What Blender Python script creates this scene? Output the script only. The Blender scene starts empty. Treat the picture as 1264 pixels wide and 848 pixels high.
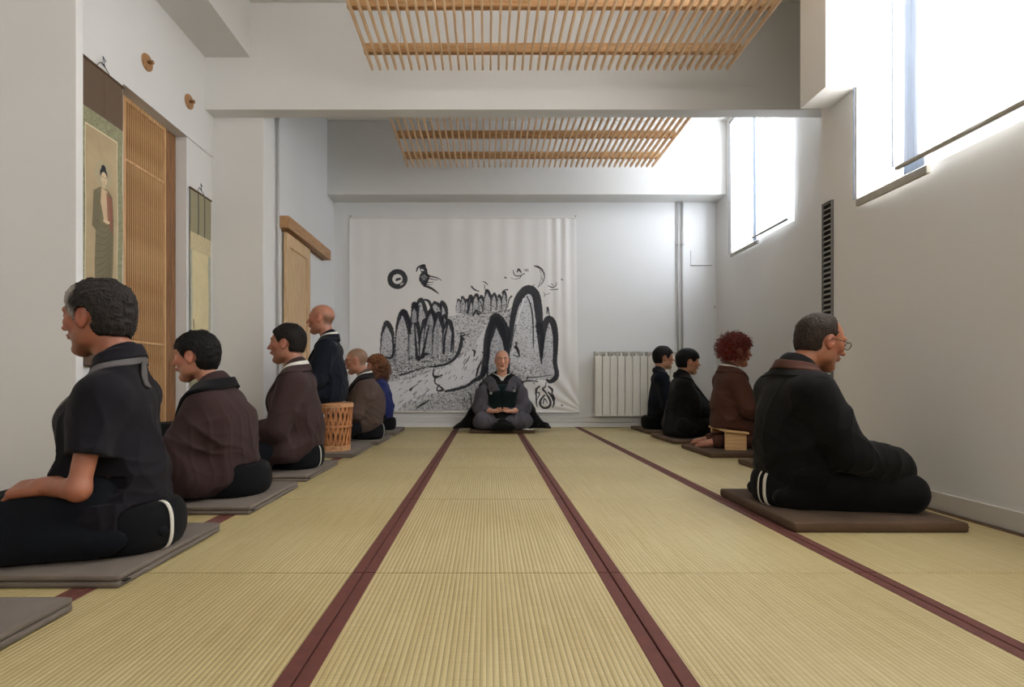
import bpy, bmesh, math, random, os
import numpy as np
from mathutils import Vector, Matrix
random.seed(7)
RES = 1.0
# ---------------------------------------------------------------- units
H = 0.57            # eye height of the camera above the mats (m)
FOC = 680.0         # focal length in pixels of the 1264 px wide frame
FH = FOC * H
CX, CY = 601.0, 471.0
def dep(s): return FH / s                 # distance for a scale of s px per eye height
def wx(px, s): return (px - CX) * H / s
def wz(py, s): return H + (CY - py) * H / s
sc = bpy.context.scene
C = sc.collection
PI = math.pi

# ---------------------------------------------------------------- materials
def srgb(c):
    return tuple(((v/12.92) if v <= 0.04045 else ((v+0.055)/1.055)**2.4) for v in [x/255 for x in c])
class NT:
    def __init__(s, name):
        s.m = bpy.data.materials.new(name); s.m.use_nodes = True
        s.t = s.m.node_tree; s.n = s.t.nodes; s.l = s.t.links
        s.b = s.n['Principled BSDF']; s.out = s.n['Material Output']
    def add(s, ty, **kw):
        n = s.n.new(ty)
        for k, v in kw.items(): setattr(n, k, v)
        return n
    def link(s, a, b): s.l.new(a, b)
def pick(n, name, out=False):
    for q in (n.outputs if out else n.inputs):
        if q.name == name and q.enabled: return q
def mat(name, rgb, rough=.6, var=.08, vscale=4, bump=0, bscale=60, stretch=(1,1,1), metal=0, spec=.5, attr=None, sheen=0, coord='Object', dist=.002):
    t = NT(name); b = t.b
    col = srgb(rgb) + (1,)
    b.inputs['Roughness'].default_value = rough
    b.inputs['Metallic'].default_value = metal
    b.inputs['Specular IOR Level'].default_value = spec
    if sheen: b.inputs['Sheen Weight'].default_value = sheen
    tc = t.add('ShaderNodeTexCoord'); mp = t.add('ShaderNodeMapping'); t.link(tc.outputs[coord], mp.inputs[0])
    mp.inputs['Scale'].default_value = stretch
    nz = t.add('ShaderNodeTexNoise'); nz.inputs['Scale'].default_value = vscale; nz.inputs['Detail'].default_value = 5
    t.link(mp.outputs[0], nz.inputs['Vector'])
    mr = t.add('ShaderNodeMapRange'); mr.inputs['From Min'].default_value = .3; mr.inputs['From Max'].default_value = .7
    mr.inputs['To Min'].default_value = 1-var; mr.inputs['To Max'].default_value = 1+var
    t.link(nz.outputs['Fac'], mr.inputs['Value'])
    mx = t.add('ShaderNodeVectorMath', operation='SCALE')
    if attr:
        at = t.add('ShaderNodeAttribute', attribute_name=attr); t.link(at.outputs['Color'], mx.inputs[0])
    else:
        mx.inputs[0].default_value = col[:3]
    t.link(mr.outputs[0], mx.inputs['Scale']); t.link(mx.outputs[0], b.inputs['Base Color'])
    if bump:
        n2 = t.add('ShaderNodeTexNoise'); n2.inputs['Scale'].default_value = bscale; n2.inputs['Detail'].default_value = 4
        t.link(mp.outputs[0], n2.inputs['Vector'])
        bp = t.add('ShaderNodeBump'); bp.inputs['Strength'].default_value = bump; bp.inputs['Distance'].default_value = dist
        t.link(n2.outputs['Fac'], bp.inputs['Height']); t.link(bp.outputs[0], b.inputs['Normal'])
    return t.m
def wood(name, rgb, dark, scale=6, axis=2, rough=.5):
    t = NT(name); b = t.b; b.inputs['Roughness'].default_value = rough
    tc = t.add('ShaderNodeTexCoord'); mp = t.add('ShaderNodeMapping'); t.link(tc.outputs['Object'], mp.inputs[0])
    s = [14,14,14]; s[axis] = 1.2; mp.inputs['Scale'].default_value = s
    nz = t.add('ShaderNodeTexNoise'); nz.inputs['Scale'].default_value = scale; nz.inputs['Detail'].default_value = 6; nz.inputs['Distortion'].default_value = .6
    t.link(mp.outputs[0], nz.inputs['Vector'])
    cr = t.add('ShaderNodeValToRGB'); e = cr.color_ramp.elements
    e[0].position = .3; e[0].color = srgb(dark)+(1,); e[1].position = .62; e[1].color = srgb(rgb)+(1,)
    t.link(nz.outputs['Fac'], cr.inputs[0]); t.link(cr.outputs[0], b.inputs['Base Color'])
    bp = t.add('ShaderNodeBump'); bp.inputs['Strength'].default_value = .15; bp.inputs['Distance'].default_value = .001
    t.link(nz.outputs['Fac'], bp.inputs['Height']); t.link(bp.outputs[0], b.inputs['Normal'])
    return t.m

# ---------------------------------------------------------------- mesh helpers
class MB:
    def __init__(s): s.v = []; s.f = []
    def box(s, a, b):
        x0,y0,z0 = [min(p,q) for p,q in zip(a,b)]; x1,y1,z1 = [max(p,q) for p,q in zip(a,b)]
        i = len(s.v)
        s.v += [(x0,y0,z0),(x1,y0,z0),(x1,y1,z0),(x0,y1,z0),(x0,y0,z1),(x1,y0,z1),(x1,y1,z1),(x0,y1,z1)]
        s.f += [tuple(i+k for k in q) for q in ((3,2,1,0),(4,5,6,7),(0,1,5,4),(1,2,6,5),(2,3,7,6),(3,0,4,7))]
        return s
    def tube(s, pts, r, n=8, caps=True, ref=None):
        pts = [Vector(p) for p in pts]; N = len(pts)
        rs = r if isinstance(r, (list,tuple)) else [r]*N
        i0 = len(s.v); up = None
        for k in range(N):
            d = (pts[min(k+1,N-1)] - pts[max(k-1,0)]).normalized()
            if up is None:
                up = Vector(ref) if ref else (Vector((0,0,1)) if abs(d.z) < .9 else Vector((1,0,0)))
            a = d.cross(up)
            if a.length < 1e-5: a = d.orthogonal()
            a.normalize(); b2 = a.cross(d).normalized(); up = b2
            for j in range(n):
                t = 2*PI*j/n
                s.v.append(tuple(pts[k] + (a*math.cos(t) + b2*math.sin(t))*rs[k]))
        for k in range(N-1):
            for j in range(n):
                s.f.append((i0+k*n+j, i0+k*n+(j+1)%n, i0+(k+1)*n+(j+1)%n, i0+(k+1)*n+j))
        if caps:
            s.f.append(tuple(i0+j for j in range(n))[::-1]); s.f.append(tuple(i0+(N-1)*n+j for j in range(n)))
        return s
    def lathe(s, prof, n=32, c=(0,0,0), axis='z'):
        i0 = len(s.v); m = len(prof)
        for j in range(n):
            t = 2*PI*j/n
            for r,z in prof:
                p = (r*math.cos(t), r*math.sin(t), z)
                if axis == 'x': p = (z, r*math.cos(t), r*math.sin(t))
                if axis == 'y': p = (r*math.cos(t), z, r*math.sin(t))
                s.v.append((c[0]+p[0], c[1]+p[1], c[2]+p[2]))
        for j in range(n):
            for k in range(m-1):
                s.f.append((i0+j*m+k, i0+((j+1)%n)*m+k, i0+((j+1)%n)*m+k+1, i0+j*m+k+1))
        return s
    def strip(s, L, R_, th=None):
        """quad strip between two polylines, given thickness along its normal by a solidify later"""
        i0 = len(s.v)
        for a,b in zip(L,R_): s.v += [tuple(a), tuple(b)]
        for k in range(len(L)-1): s.f.append((i0+2*k, i0+2*k+1, i0+2*k+3, i0+2*k+2))
        return s
    def build(s, name, m, parent=None, bevel=0, smooth=False, seg=2, solid=0, loc=None, subd=0):
        me = bpy.data.meshes.new(name); me.from_pydata(s.v, [], s.f)
        bm = bmesh.new(); bm.from_mesh(me); bmesh.ops.recalc_face_normals(bm, faces=bm.faces); bm.to_mesh(me); bm.free()
        return fin(name, me, m, parent, bevel, smooth, seg, solid, loc, subd)
def fin(name, me, m, parent=None, bevel=0, smooth=False, seg=2, solid=0, loc=None, subd=0):
    if smooth:
        me.polygons.foreach_set('use_smooth', [True]*len(me.polygons))
    o = bpy.data.objects.new(name, me); C.objects.link(o)
    for q in (m if isinstance(m, (list,tuple)) else [m]): me.materials.append(q)
    if parent: o.parent = parent
    if loc: o.location = loc
    if subd:
        d = o.modifiers.new('s','SUBSURF'); d.levels = subd; d.render_levels = subd
    if solid:
        d = o.modifiers.new('so','SOLIDIFY'); d.thickness = solid; d.offset = 0
    if bevel:
        d = o.modifiers.new('b','BEVEL'); d.width = bevel; d.segments = seg; d.limit_method = 'ANGLE'; d.angle_limit = math.radians(40)
    return o
def box(name, a, b, m, parent=None, bevel=0.002, kind=None):
    o = MB().box(a, b).build(name, m, parent, bevel)
    if kind: o['kind'] = kind
    return o
def S(name, a, b, m, bevel=0.0): return box(name, a, b, m, None, bevel, 'structure')
def tag(o, label=None, cat=None, group=None, kind=None):
    if label: o['label'] = label
    if cat: o['category'] = cat
    if group: o['group'] = group
    if kind: o['kind'] = kind
    return o
def empty(name, loc=(0,0,0), rz=0, label=None, cat=None, group=None):
    o = bpy.data.objects.new(name, None); C.objects.link(o); o.location = loc; o.rotation_euler = (0,0,rz)
    o.empty_display_size = .1
    return tag(o, label, cat, group)
# ================================================================ camera
cam = bpy.data.cameras.new('camera'); co = bpy.data.objects.new('camera', cam); C.objects.link(co)
co.location = (0,0,H); co.rotation_euler = (PI/2,0,0)
cam.sensor_width = 36; cam.lens = 36*FOC/1264
cam.shift_x = (632-CX)/1264; cam.shift_y = (CY-424)/1264
cam.clip_start = .05
sc.camera = co
vs = sc.view_settings
vs.view_transform = 'Standard'; vs.look = 'None'; vs.gamma = 1; vs.use_curve_mapping = False
vs.exposure = 0.8

# ================================================================ room
Mwall = mat('white_plaster', (222,220,217), .75, .02, 1.5, .25, 9, dist=.004)
Mwall2 = mat('white_gloss_paint', (224,224,224), .38, .02, 1.2, .12, 5, dist=.004)
Mceil = mat('ceiling_paint', (226,224,220), .85, .01, 2)
Mbase = mat('baseboard_paint', (205,200,190), .5, .03, 3)
Mdark = mat('black_void', (14,14,15), .8)
Mgrey = mat('grey_metal', (120,118,115), .45, .05, 5, metal=.3)
X_NR = 3.53*H; X_FR = 5.05*H; X_NL = -4.09*H; X_FL = -3.37*H
Y_B = dep(56); Y_B1N = dep(85); Y_B1F = dep(82.5); Y_B2 = dep(58.5)
ZB = H + 3.95*H; ZC = H + 5.5*H
Y_NE = dep(117)          # far end of the near right wall
Y_GW = dep(137)          # wall facing us at the left edge
YK = -2.6                # wall behind the camera
T = .15
# sub floor
S('floor', (-3.6, YK-.1, -.25), (3.6, Y_B+.1, -.055), mat('floor_boards', (120,100,75), .6, .1, 3))
# ceiling over the whole room
S('ceiling', (-3.3, YK, ZC), (X_FR+T, Y_B+T, ZC+.12), Mceil)
# back wall
S('wall_back', (X_FL-T, Y_B, -.06), (X_FR+T, Y_B+T, ZC), Mwall2)
# behind the camera
mb = MB()
W_FILL = (-.9, 2.1, 2.2, 3.55)  # added opening, placed high for the front fill light
mb.box((-3.3, YK-T, -.06), (W_FILL[0], YK, ZC)); mb.box((W_FILL[1], YK-T, -.06), (X_NR+T, YK, ZC))
mb.box((W_FILL[0], YK-T, -.06), (W_FILL[1], YK, W_FILL[2])); mb.box((W_FILL[0], YK-T, W_FILL[3]), (W_FILL[1], YK, ZC))
o = mb.build('wall_front', Mwall); o['kind'] = 'structure'
# near right wall with the tall window opening
W1y0, W1y1 = 1.05, dep(129.5); W1z = H+1.72*H; W1t = ZC-.06
mb = MB()
mb.box((X_NR, YK, -.06), (X_NR+T, W1y0, ZC))
mb.box((X_NR, W1y0, -.06), (X_NR+T, W1y1, W1z))
mb.box((X_NR, W1y1, -.06), (X_NR+T, Y_NE, ZC))
mb.box((X_NR, W1y0, W1t), (X_NR+T, W1y1, ZC))
o = mb.build('wall_right_near', Mwall); o['kind'] = 'structure'
# return behind it, into the wider far bay
S('wall_right_return', (X_NR+T, Y_NE-T, -.06), (X_FR+T, Y_NE, ZC), Mwall)
# far right wall with its window
W2y0, W2y1 = dep(75.2), dep(60.2); W2z = H+2.64*H; W2t = ZC-.05
mb = MB()
mb.box((X_FR, Y_NE, -.06), (X_FR+T, W2y0, ZC))
mb.box((X_FR, W2y0, -.06), (X_FR+T, W2y1, W2z))
mb.box((X_FR, W2y1, -.06), (X_FR+T, Y_B, ZC))
mb.box((X_FR, W2y0, W2t), (X_FR+T, W2y1, ZC))
o = mb.build('wall_right_far', Mwall); o['kind'] = 'structure'
# left walls
ZH = H + 3.35*H                     # underside of the header above the lattice door
XS = X_NL + .015                    # wall with the first scroll, slightly proud
Y_S1 = dep(110.5)                   # its far end = start of the door recess
Y_R1 = dep(90.2)                    # far end of the door recess
XR = -4.27*H
S('wall_left_near', (-3.3, YK, -.06), (-3.05, Y_GW+.05, ZC), Mwall)
S('wall_left_screen', (-3.05, Y_GW, -.06), (wx(94,137), Y_GW+.05, ZC), Mwall, .003)
S('wall_left_scroll', (XS-T, Y_GW+.05, -.06), (XS, Y_S1, ZC), Mwall)
S('wall_left_header', (X_NL-T, Y_S1, ZH), (X_NL, Y_B1F, ZC), Mwall)
S('wall_left_panel', (X_NL-T, Y_R1, -.06), (X_NL-.012, Y_B1F, ZH), Mwall)
S('wall_left_recess', (XR-T-.2, Y_S1-.1, -.06), (XR-.07, Y_R1+.02, ZC), mat('recess_backing', (120,86,56), .7, .1, 3))
# pillar at the left of the cross beam and the far left wall
S('wall_left_pillar', (X_NL-T, Y_B1F, -.06), (wx(327,82), Y_B1F+.25, ZC), Mwall, .004)
S('wall_left_far', (X_FL-T, Y_B1F+.25, -.06), (X_FL, Y_B, ZC), Mwall2)
# beams
S('trim_1', (X_NL, Y_B1N, ZB), (X_FR, Y_B1F, ZC), Mwall)                    # cross beam
S('trim_2', (X_FL, Y_B2, ZB), (X_FR, Y_B, ZC), Mwall)                       # beam above the back wall
S('trim_3', (-4.12*H, Y_GW+.05, H+4.71*H), (-3.44*H, Y_B1N, ZC), Mwall)     # boxed duct along the left wall
S('trim_4', (3.23*H, W1y1, H+2.81*H), (X_NR, dep(119.8), ZC), Mwall)        # boxed corner above the vent
# baseboards
bb = .13*H
S('baseboard_right', (X_NR-.014, -1, 0), (X_NR, Y_NE, .14*H), Mbase, .003)
S('baseboard_back', (X_FL, Y_B-.03, 0), (X_FR, Y_B, .10*H), Mwall2, .003)
mb = MB(); mb.box((X_FL, Y_B-.022, .115*H), (X_FR, Y_B, .2*H)); mb.box((X_FL, Y_B-.034, .2*H), (X_FR, Y_B, .225*H))
o = mb.build('baseboard_back_ledge', Mwall2, bevel=.003); o['kind'] = 'structure'
S('baseboard_left', (X_FL, Y_B1F+.25, 0), (X_FL+.014, Y_B-.04, .14*H), Mbase, .003)

# ---------------------------------------------------------------- windows and daylight
def glass_mat():
    t = NT('window_glass'); t.n.remove(t.b)
    tr = t.add('ShaderNodeBsdfTransparent'); gl = t.add('ShaderNodeBsdfGlossy'); gl.inputs['Roughness'].default_value = .02
    mx = t.add('ShaderNodeMixShader'); mx.inputs[0].default_value = .05
    t.link(tr.outputs[0], mx.inputs[1]); t.link(gl.outputs[0], mx.inputs[2]); t.link(mx.outputs[0], t.out.inputs[0])
    return t.m
def sheer_mat(name, rgb, op):
    t = NT(name); t.n.remove(t.b)
    tr = t.add('ShaderNodeBsdfTransparent'); tl = t.add('ShaderNodeBsdfTranslucent'); df = t.add('ShaderNodeBsdfDiffuse')
    for q in (tl, df): q.inputs['Color'].default_value = srgb(rgb)+(1,)
    m1 = t.add('ShaderNodeMixShader'); m1.inputs[0].default_value = .35
    t.link(tl.outputs[0], m1.inputs[1]); t.link(df.outputs[0], m1.inputs[2])
    tc = t.add('ShaderNodeTexCoord'); mp = t.add('ShaderNodeMapping'); t.link(tc.outputs['Object'], mp.inputs[0]); mp.inputs['Scale'].default_value = (30,30,1.2)
    nz = t.add('ShaderNodeTexNoise'); nz.inputs['Scale'].default_value = 3; t.link(mp.outputs[0], nz.inputs['Vector'])
    mr = t.add('ShaderNodeMapRange'); mr.inputs['To Min'].default_value = op-.2; mr.inputs['To Max'].default_value = min(1,op+.2)
    t.link(nz.outputs['Fac'], mr.inputs['Value'])
    m2 = t.add('ShaderNodeMixShader'); t.link(mr.outputs[0], m2.inputs[0]); t.link(tr.outputs[0], m2.inputs[1]); t.link(m1.outputs[0], m2.inputs[2])
    t.link(m2.outputs[0], t.out.inputs[0]); return t.m
Mglass = glass_mat(); Mside = sheer_mat('curtain_side_hem', (140,150,164), .95); Msheer = sheer_mat('sheer_curtain', (240,243,248), .78); Mhem = mat('curtain_hem', (176,172,162), .8, .1, 20)
Mframe = mat('window_frame_paint', (226,224,220), .5)
def window(n, x, y0, y1, z0, z1, mull):
    w = empty('window_%d' % n, (x+T*.6, (y0+y1)/2, z0)); w['kind'] = 'structure'
    L = w.location
    mb = MB(); fx = .016
    def b(ya, yb, za, zb): mb.box((-.02, ya-L.y, za-L.z), (.02, yb-L.y, zb-L.z))
    b(y0, y1, z0, z0+fx); b(y0, y1, z1-fx, z1); b(y0, y0+fx, z0+fx, z1-fx); b(y1-fx, y1, z0+fx, z1-fx)
    for k in range(1, mull):
        yy = y0+(y1-y0)*k/mull; b(yy-fx/2, yy+fx/2, z0+fx, z1-fx)
    mb.build('window_frame', Mframe, w, .002)
    MB().box((-.004, y0+fx-L.y, fx), (.004, y1-fx-L.y, z1-z0-fx)).build('pane', Mglass, w)
window(1, X_NR, W1y0, W1y1, W1z, W1t, 2)
window(2, X_FR, W2y0, W2y1, W2z, W2t, 1)
def curtain(name, x, y0, y1, z0, z1, label, seed, amp=.012, hem=None, flare=0, side=0):
    r = random.Random(seed); n = 60; m = 24
    c = empty(name, (x, (y0+y1)/2, z1), 0, label, 'curtain')
    ph = [r.random()*6 for _ in range(4)]
    mb = MB()
    for j in range(m+1):
        tz = j/m; z = z0+(z1-z0)*tz
        for i in range(n+1):
            ty = i/n; y = y0+(y1-y0)*ty + flare*(1-tz)*(ty)
            d = amp*(math.sin(ty*19+ph[0]+.6*tz)+.5*math.sin(ty*43+ph[1])+.4*math.sin(ty*7+ph[2]+2*tz))*(.35+.65*(1-tz)**.5)
            mb.v.append((d, y-c.location.y, z-z1))
    for j in range(m):
        for i in range(n):
            a = j*(n+1)+i; mb.f.append((a, a+1, a+n+2, a+n+1))
    mb.build('fabric', Msheer, c, smooth=True)
    if side:
        MB().box((-.020,y0-c.location.y,z0-z1),(-.0185,y0+side-c.location.y,-.02)).build('side_hem', Mside, c)
    MB().box((-.021,y1-.008-c.location.y,z0-z1),(-.0195,y1-c.location.y,-.02)).build('edge_seam', Mside, c)
    if hem:
        MB().box((-.010, y0-c.location.y, z0-z1-hem), (.010, y1-c.location.y, z0-z1+.004)).build('hem_bar', Mhem, c, .004)
    MB().tube([(0, y0-.03-c.location.y, .012), (0, y1+.03-c.location.y, .012)], .009, 10).build('curtain_rod', Mgrey, c, smooth=True)
    return c
Yc = dep(158)   # split between the two curtain panels of the near window
curtain('sheer_curtain', X_NR-.045, Yc, dep(132.5), H+1.69*H, ZC-.10, 'long sheer white curtain panel over the far half of the near right window, hanging lowest', 3, hem=.035, flare=.03, side=.12)
curtain('sheer_curtain', X_NR-.085, W1y0-.02, dep(149.5), H+1.765*H, ZC-.08, 'wide sheer white curtain at the top right corner of the photo, hem at the sill', 5, hem=.012)
curtain('sheer_curtain', X_FR-.04, dep(67.3), dep(60.4), H+2.60*H, ZC-.12, 'narrow sheer white curtain on the back side of the small far window', 8, hem=.035, side=.07)
curtain('sheer_curtain', X_FR-.075, dep(75.3), dep(66.6), H+2.67*H, ZC-.10, 'sheer white curtain on the near side of the small far window', 9, hem=.012)
# the sky outside and its light through the openings, plus an added warm front fill
w = bpy.data.worlds.new('sky'); sc.world = w; w.use_nodes = True
bg = w.node_tree.nodes['Background']; bg.inputs[0].default_value = (.80,.90,1,1); bg.inputs[1].default_value = .7
def area(name, loc, rot, sx, sy, power, col=(1,1,1)):
    l = bpy.data.lights.new(name, 'AREA'); l.shape = 'RECTANGLE'; l.size = sx; l.size_y = sy; l.energy = power; l.color = col
    o = bpy.data.objects.new(name, l); C.objects.link(o); o.location = loc; o.rotation_euler = rot; return o
area('sky_or_fill_light', (X_NR+T+.12, (W1y0+W1y1)/2, (W1z+W1t)/2), (0, PI/2, 0), W1t-W1z, W1y1-W1y0, 105, (1,.985,.95))
area('sky_or_fill_light', (X_FR+T+.12, (W2y0+W2y1)/2, (W2z+W2t)/2), (0, PI/2, 0), W2t-W2z, W2y1-W2y0, 52, (.90,.95,1))

area('sky_or_fill_light', ((W_FILL[0]+W_FILL[1])/2, YK-T-.1, (W_FILL[2]+W_FILL[3])/2), (PI/2, 0, 0), W_FILL[1]-W_FILL[0], W_FILL[3]-W_FILL[2], 44, (1,.92,.82))  # warm front fill, added to brighten the room from behind the camera
wf = empty('window_3', ((W_FILL[0]+W_FILL[1])/2, YK-T*.5, W_FILL[2])); wf['kind'] = 'structure'  # unseen window, made up to carry the front fill
mb = MB(); hw = (W_FILL[1]-W_FILL[0])/2; hz = W_FILL[3]-W_FILL[2]
for a, b in (((-hw,-.02,0),(hw,.02,.06)),((-hw,-.02,hz-.06),(hw,.02,hz)),((-hw,-.02,.06),(-hw+.06,.02,hz-.06)),((hw-.06,-.02,.06),(hw,.02,hz-.06)),((-.03,-.02,.06),(.03,.02,hz-.06))): mb.box(a, b)
mb.build('window_frame', Mframe, wf, .002)
MB().box((-hw+.06,-.004,.06),(hw-.06,.004,hz-.06)).build('pane', Mglass, wf)
# ================================================================ tatami mats
def tatami_mat():
    t = NT('tatami_weave'); b = t.b; b.inputs['Roughness'].default_value = .52
    tc = t.add('ShaderNodeTexCoord'); ge = tc.outputs['Object']
    sx = t.add('ShaderNodeSeparateXYZ'); t.link(ge, sx.inputs[0])
    m1 = t.add('ShaderNodeMath', operation='MULTIPLY'); m1.inputs[1].default_value = 2*PI/.0128; t.link(sx.outputs[0], m1.inputs[0])
    s1 = t.add('ShaderNodeMath', operation='SINE'); t.link(m1.outputs[0], s1.inputs[0])
    ab = t.add('ShaderNodeMath', operation='ABSOLUTE')
    mh = t.add('ShaderNodeMath', operation='MULTIPLY'); mh.inputs[1].default_value = .5; t.link(m1.outputs[0], mh.inputs[0])
    sh = t.add('ShaderNodeMath', operation='SINE'); t.link(mh.outputs[0], sh.inputs[0]); t.link(sh.outputs[0], ab.inputs[0])   # rib profile 0 at grooves
    # fine straw running across
    mp = t.add('ShaderNodeMapping'); mp.inputs['Scale'].default_value = (12, 420, 1); t.link(ge, mp.inputs[0])
    nf = t.add('ShaderNodeTexNoise'); nf.inputs['Scale'].default_value = 1; nf.inputs['Detail'].default_value = 3; t.link(mp.outputs[0], nf.inputs['Vector'])
    nb = t.add('ShaderNodeTexNoise'); nb.inputs['Scale'].default_value = 1.4; nb.inputs['Detail'].default_value = 4
    oi = t.add('ShaderNodeObjectInfo'); t.link(tc.outputs['Object'], nb.inputs['Vector'])
    mp2 = t.add('ShaderNodeMapping'); mp2.inputs['Scale'].default_value = (78, 2.5, 1); t.link(ge, mp2.inputs[0])
    nr = t.add('ShaderNodeTexNoise'); nr.inputs['Scale'].default_value = 1; t.link(mp2.outputs[0], nr.inputs['Vector'])
    base = t.add('ShaderNodeMix', data_type='RGBA'); A_, B_ = base.inputs[6], base.inputs[7]
    A_.default_value = srgb((172,151,101))+(1,); B_.default_value = srgb((201,185,138))+(1,)
    sm = t.add('ShaderNodeMath', operation='ADD'); t.link(nf.outputs['Fac'], sm.inputs[0])
    sm2 = t.add('ShaderNodeMath', operation='ADD'); t.link(nb.outputs['Fac'], sm2.inputs[0]); t.link(nr.outputs['Fac'], sm2.inputs[1])
    t.link(sm2.outputs[0], sm.inputs[1])
    rg = t.add('ShaderNodeMapRange'); rg.inputs['From Min'].default_value = 1.05; rg.inputs['From Max'].default_value = 1.95
    t.link(sm.outputs[0], rg.inputs['Value']); t.link(rg.outputs[0], base.inputs[0])
    gr = t.add('ShaderNodeMapRange'); gr.inputs['From Min'].default_value = 0; gr.inputs['From Max'].default_value = .38; gr.inputs['To Min'].default_value = .55; gr.inputs['To Max'].default_value = 1
    t.link(ab.outputs[0], gr.inputs['Value'])
    rv = t.add('ShaderNodeMapRange'); rv.inputs['To Min'].default_value = .95; rv.inputs['To Max'].default_value = 1.05; t.link(oi.outputs['Random'], rv.inputs['Value'])
    mm = t.add('ShaderNodeMath', operation='MULTIPLY'); t.link(gr.outputs[0], mm.inputs[0]); t.link(rv.outputs[0], mm.inputs[1])
    vm = t.add('ShaderNodeVectorMath', operation='SCALE'); t.link(base.outputs[2], vm.inputs[0]); t.link(mm.outputs[0], vm.inputs['Scale'])
    t.link(vm.outputs[0], b.inputs['Base Color'])
    hh = t.add('ShaderNodeMath', operation='MULTIPLY_ADD'); hh.inputs[1].default_value = .25; t.link(nf.outputs['Fac'], hh.inputs[0]); t.link(ab.outputs[0], hh.inputs[2])
    bp = t.add('ShaderNodeBump'); bp.inputs['Strength'].default_value = .8; bp.inputs['Distance'].default_value = .0016
    t.link(hh.outputs[0], bp.inputs['Height']); t.link(bp.outputs[0], b.inputs['Normal'])
    return t.m
Mtat = tatami_mat()
Mborder = mat('tatami_border_cloth', (96,50,42), .8, .12, 30, .3, 400)
Mborder2 = mat('wall_side_border', (92,64,42), .8, .1, 20)
XC = [(-4.9*H,-3.247*H),(-3.247*H,-1.945*H),(-1.945*H,-.643*H),(-.643*H,.640*H),(.640*H,1.987*H),(1.987*H,X_NR/1-.016),(X_NR-.016,X_FR-.004)]
YR = [FH/560.] + [FH/236., FH/145., FH/106., FH/82.3, FH/67.2, FH/56.2]
cn = ['outermost left column','column under the left sitters','column just left of middle','middle column','column just right of middle','column along the near right wall','column beside the far right wall']
rn = ['cut by the photo bottom','second row from the bottom','third row from the bottom','fourth row from the bottom','second row from the back','against the back wall']
for i,(xa,xb) in enumerate(XC):
    for j in range(6):
        ya, yb = YR[j], YR[j+1]
        if i == 6 and yb < Y_NE+.2: continue
        if i == 6 and ya < Y_NE: ya = Y_NE+.002
        xa2, xb2 = xa, xb
        if i == 0 and ya > 3: continue
        if i == 0 and j == 2: continue
        if i == 0: xa2 = -3.04
        if i == 1 and yb > Y_B1F+.4: xa2 = X_FL+.003
        if i == 0 and j == 0: pass
        g = .002
        cx_, cy_ = (xa2+xb2)/2, (ya+yb)/2
        r = empty('tatami_mat', (cx_, cy_, 0), 0, 'tatami mat, %s, %s' % (cn[i], rn[j]), 'tatami mat', 'tatami mats covering the floor')
        hx, hy = (xb2-xa2)/2-g, (yb-ya)/2-g
        bw = .033
        wv = MB().box((-hx+bw-.002, -hy, -.055), (hx-bw+.002, hy, 0)).build('woven_mat', Mtat, r, .002)
        for sgn in (-1, 1):
            mm_ = Mborder
            if i == 5 and sgn == 1: mm_ = Mborder2
            if i == 6 and sgn == 1: mm_ = Mborder2
            MB().box((sgn*hx, -hy, -.055), (sgn*(hx-bw), hy, .0015)).build('border_cloth', mm_, r, .002)

# ================================================================ ceiling lattices
Mpine = wood('pine_slats', (238,206,166), (214,172,126), 5, 1)
Mpine2 = wood('pine_rail', (222,178,128), (190,140,92), 5, 0)
Mwire = mat('steel_wire', (170,170,168), .4, metal=.8)
def lattice(ynear, yfar, rails, label):
    zg = H+4.2*H
    x0, x1 = -.3715*4.2*H, .7755*4.2*H
    r = empty('ceiling_lattice', ((x0+x1)/2, (ynear+yfar)/2, zg), 0, label, 'ceiling lattice', None)
    n = 46; o0 = None
    w_ = .0078
    for k in range(n):
        x = x0 + w_ + (x1-x0-2*w_)*k/(n-1) - r.location.x
        if o0 is None:
            L_ = (yfar-ynear)/2
            o = MB().box((-w_, -L_, 0), (w_, L_, .034)).build('slat', Mpine, r, .002); o0 = o
        else:
            o = o0.copy(); C.objects.link(o); o.parent = r
        o.location = (x, 0, 0)
    for y in rails:
        MB().box((x0-.02-r.location.x, y-.02-r.location.y, .036), (x1+.02-r.location.x, y+.02-r.location.y, .105)).build('rail', Mpine2, r, .003)
        for x in (x0+.25, (x0+x1)/2-.1, x1-.25):
            MB().tube([(x-r.location.x, y-r.location.y, .105), (x-r.location.x, y-r.location.y, ZC-zg)], .0015, 6).build('hanging_wire', Mwire, r)
lattice(FH*.0076, FH*.01094, [FH*.0080, FH*.00926, FH*.01053], 'pale pine slat lattice hanging from the ceiling nearest the camera, at the top edge')
lattice(FH*.01256, FH*.01590, [FH*.0130, FH*.01418, FH*.01548], 'pale pine slat lattice hanging in the far bay behind the cross beam')

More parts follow.
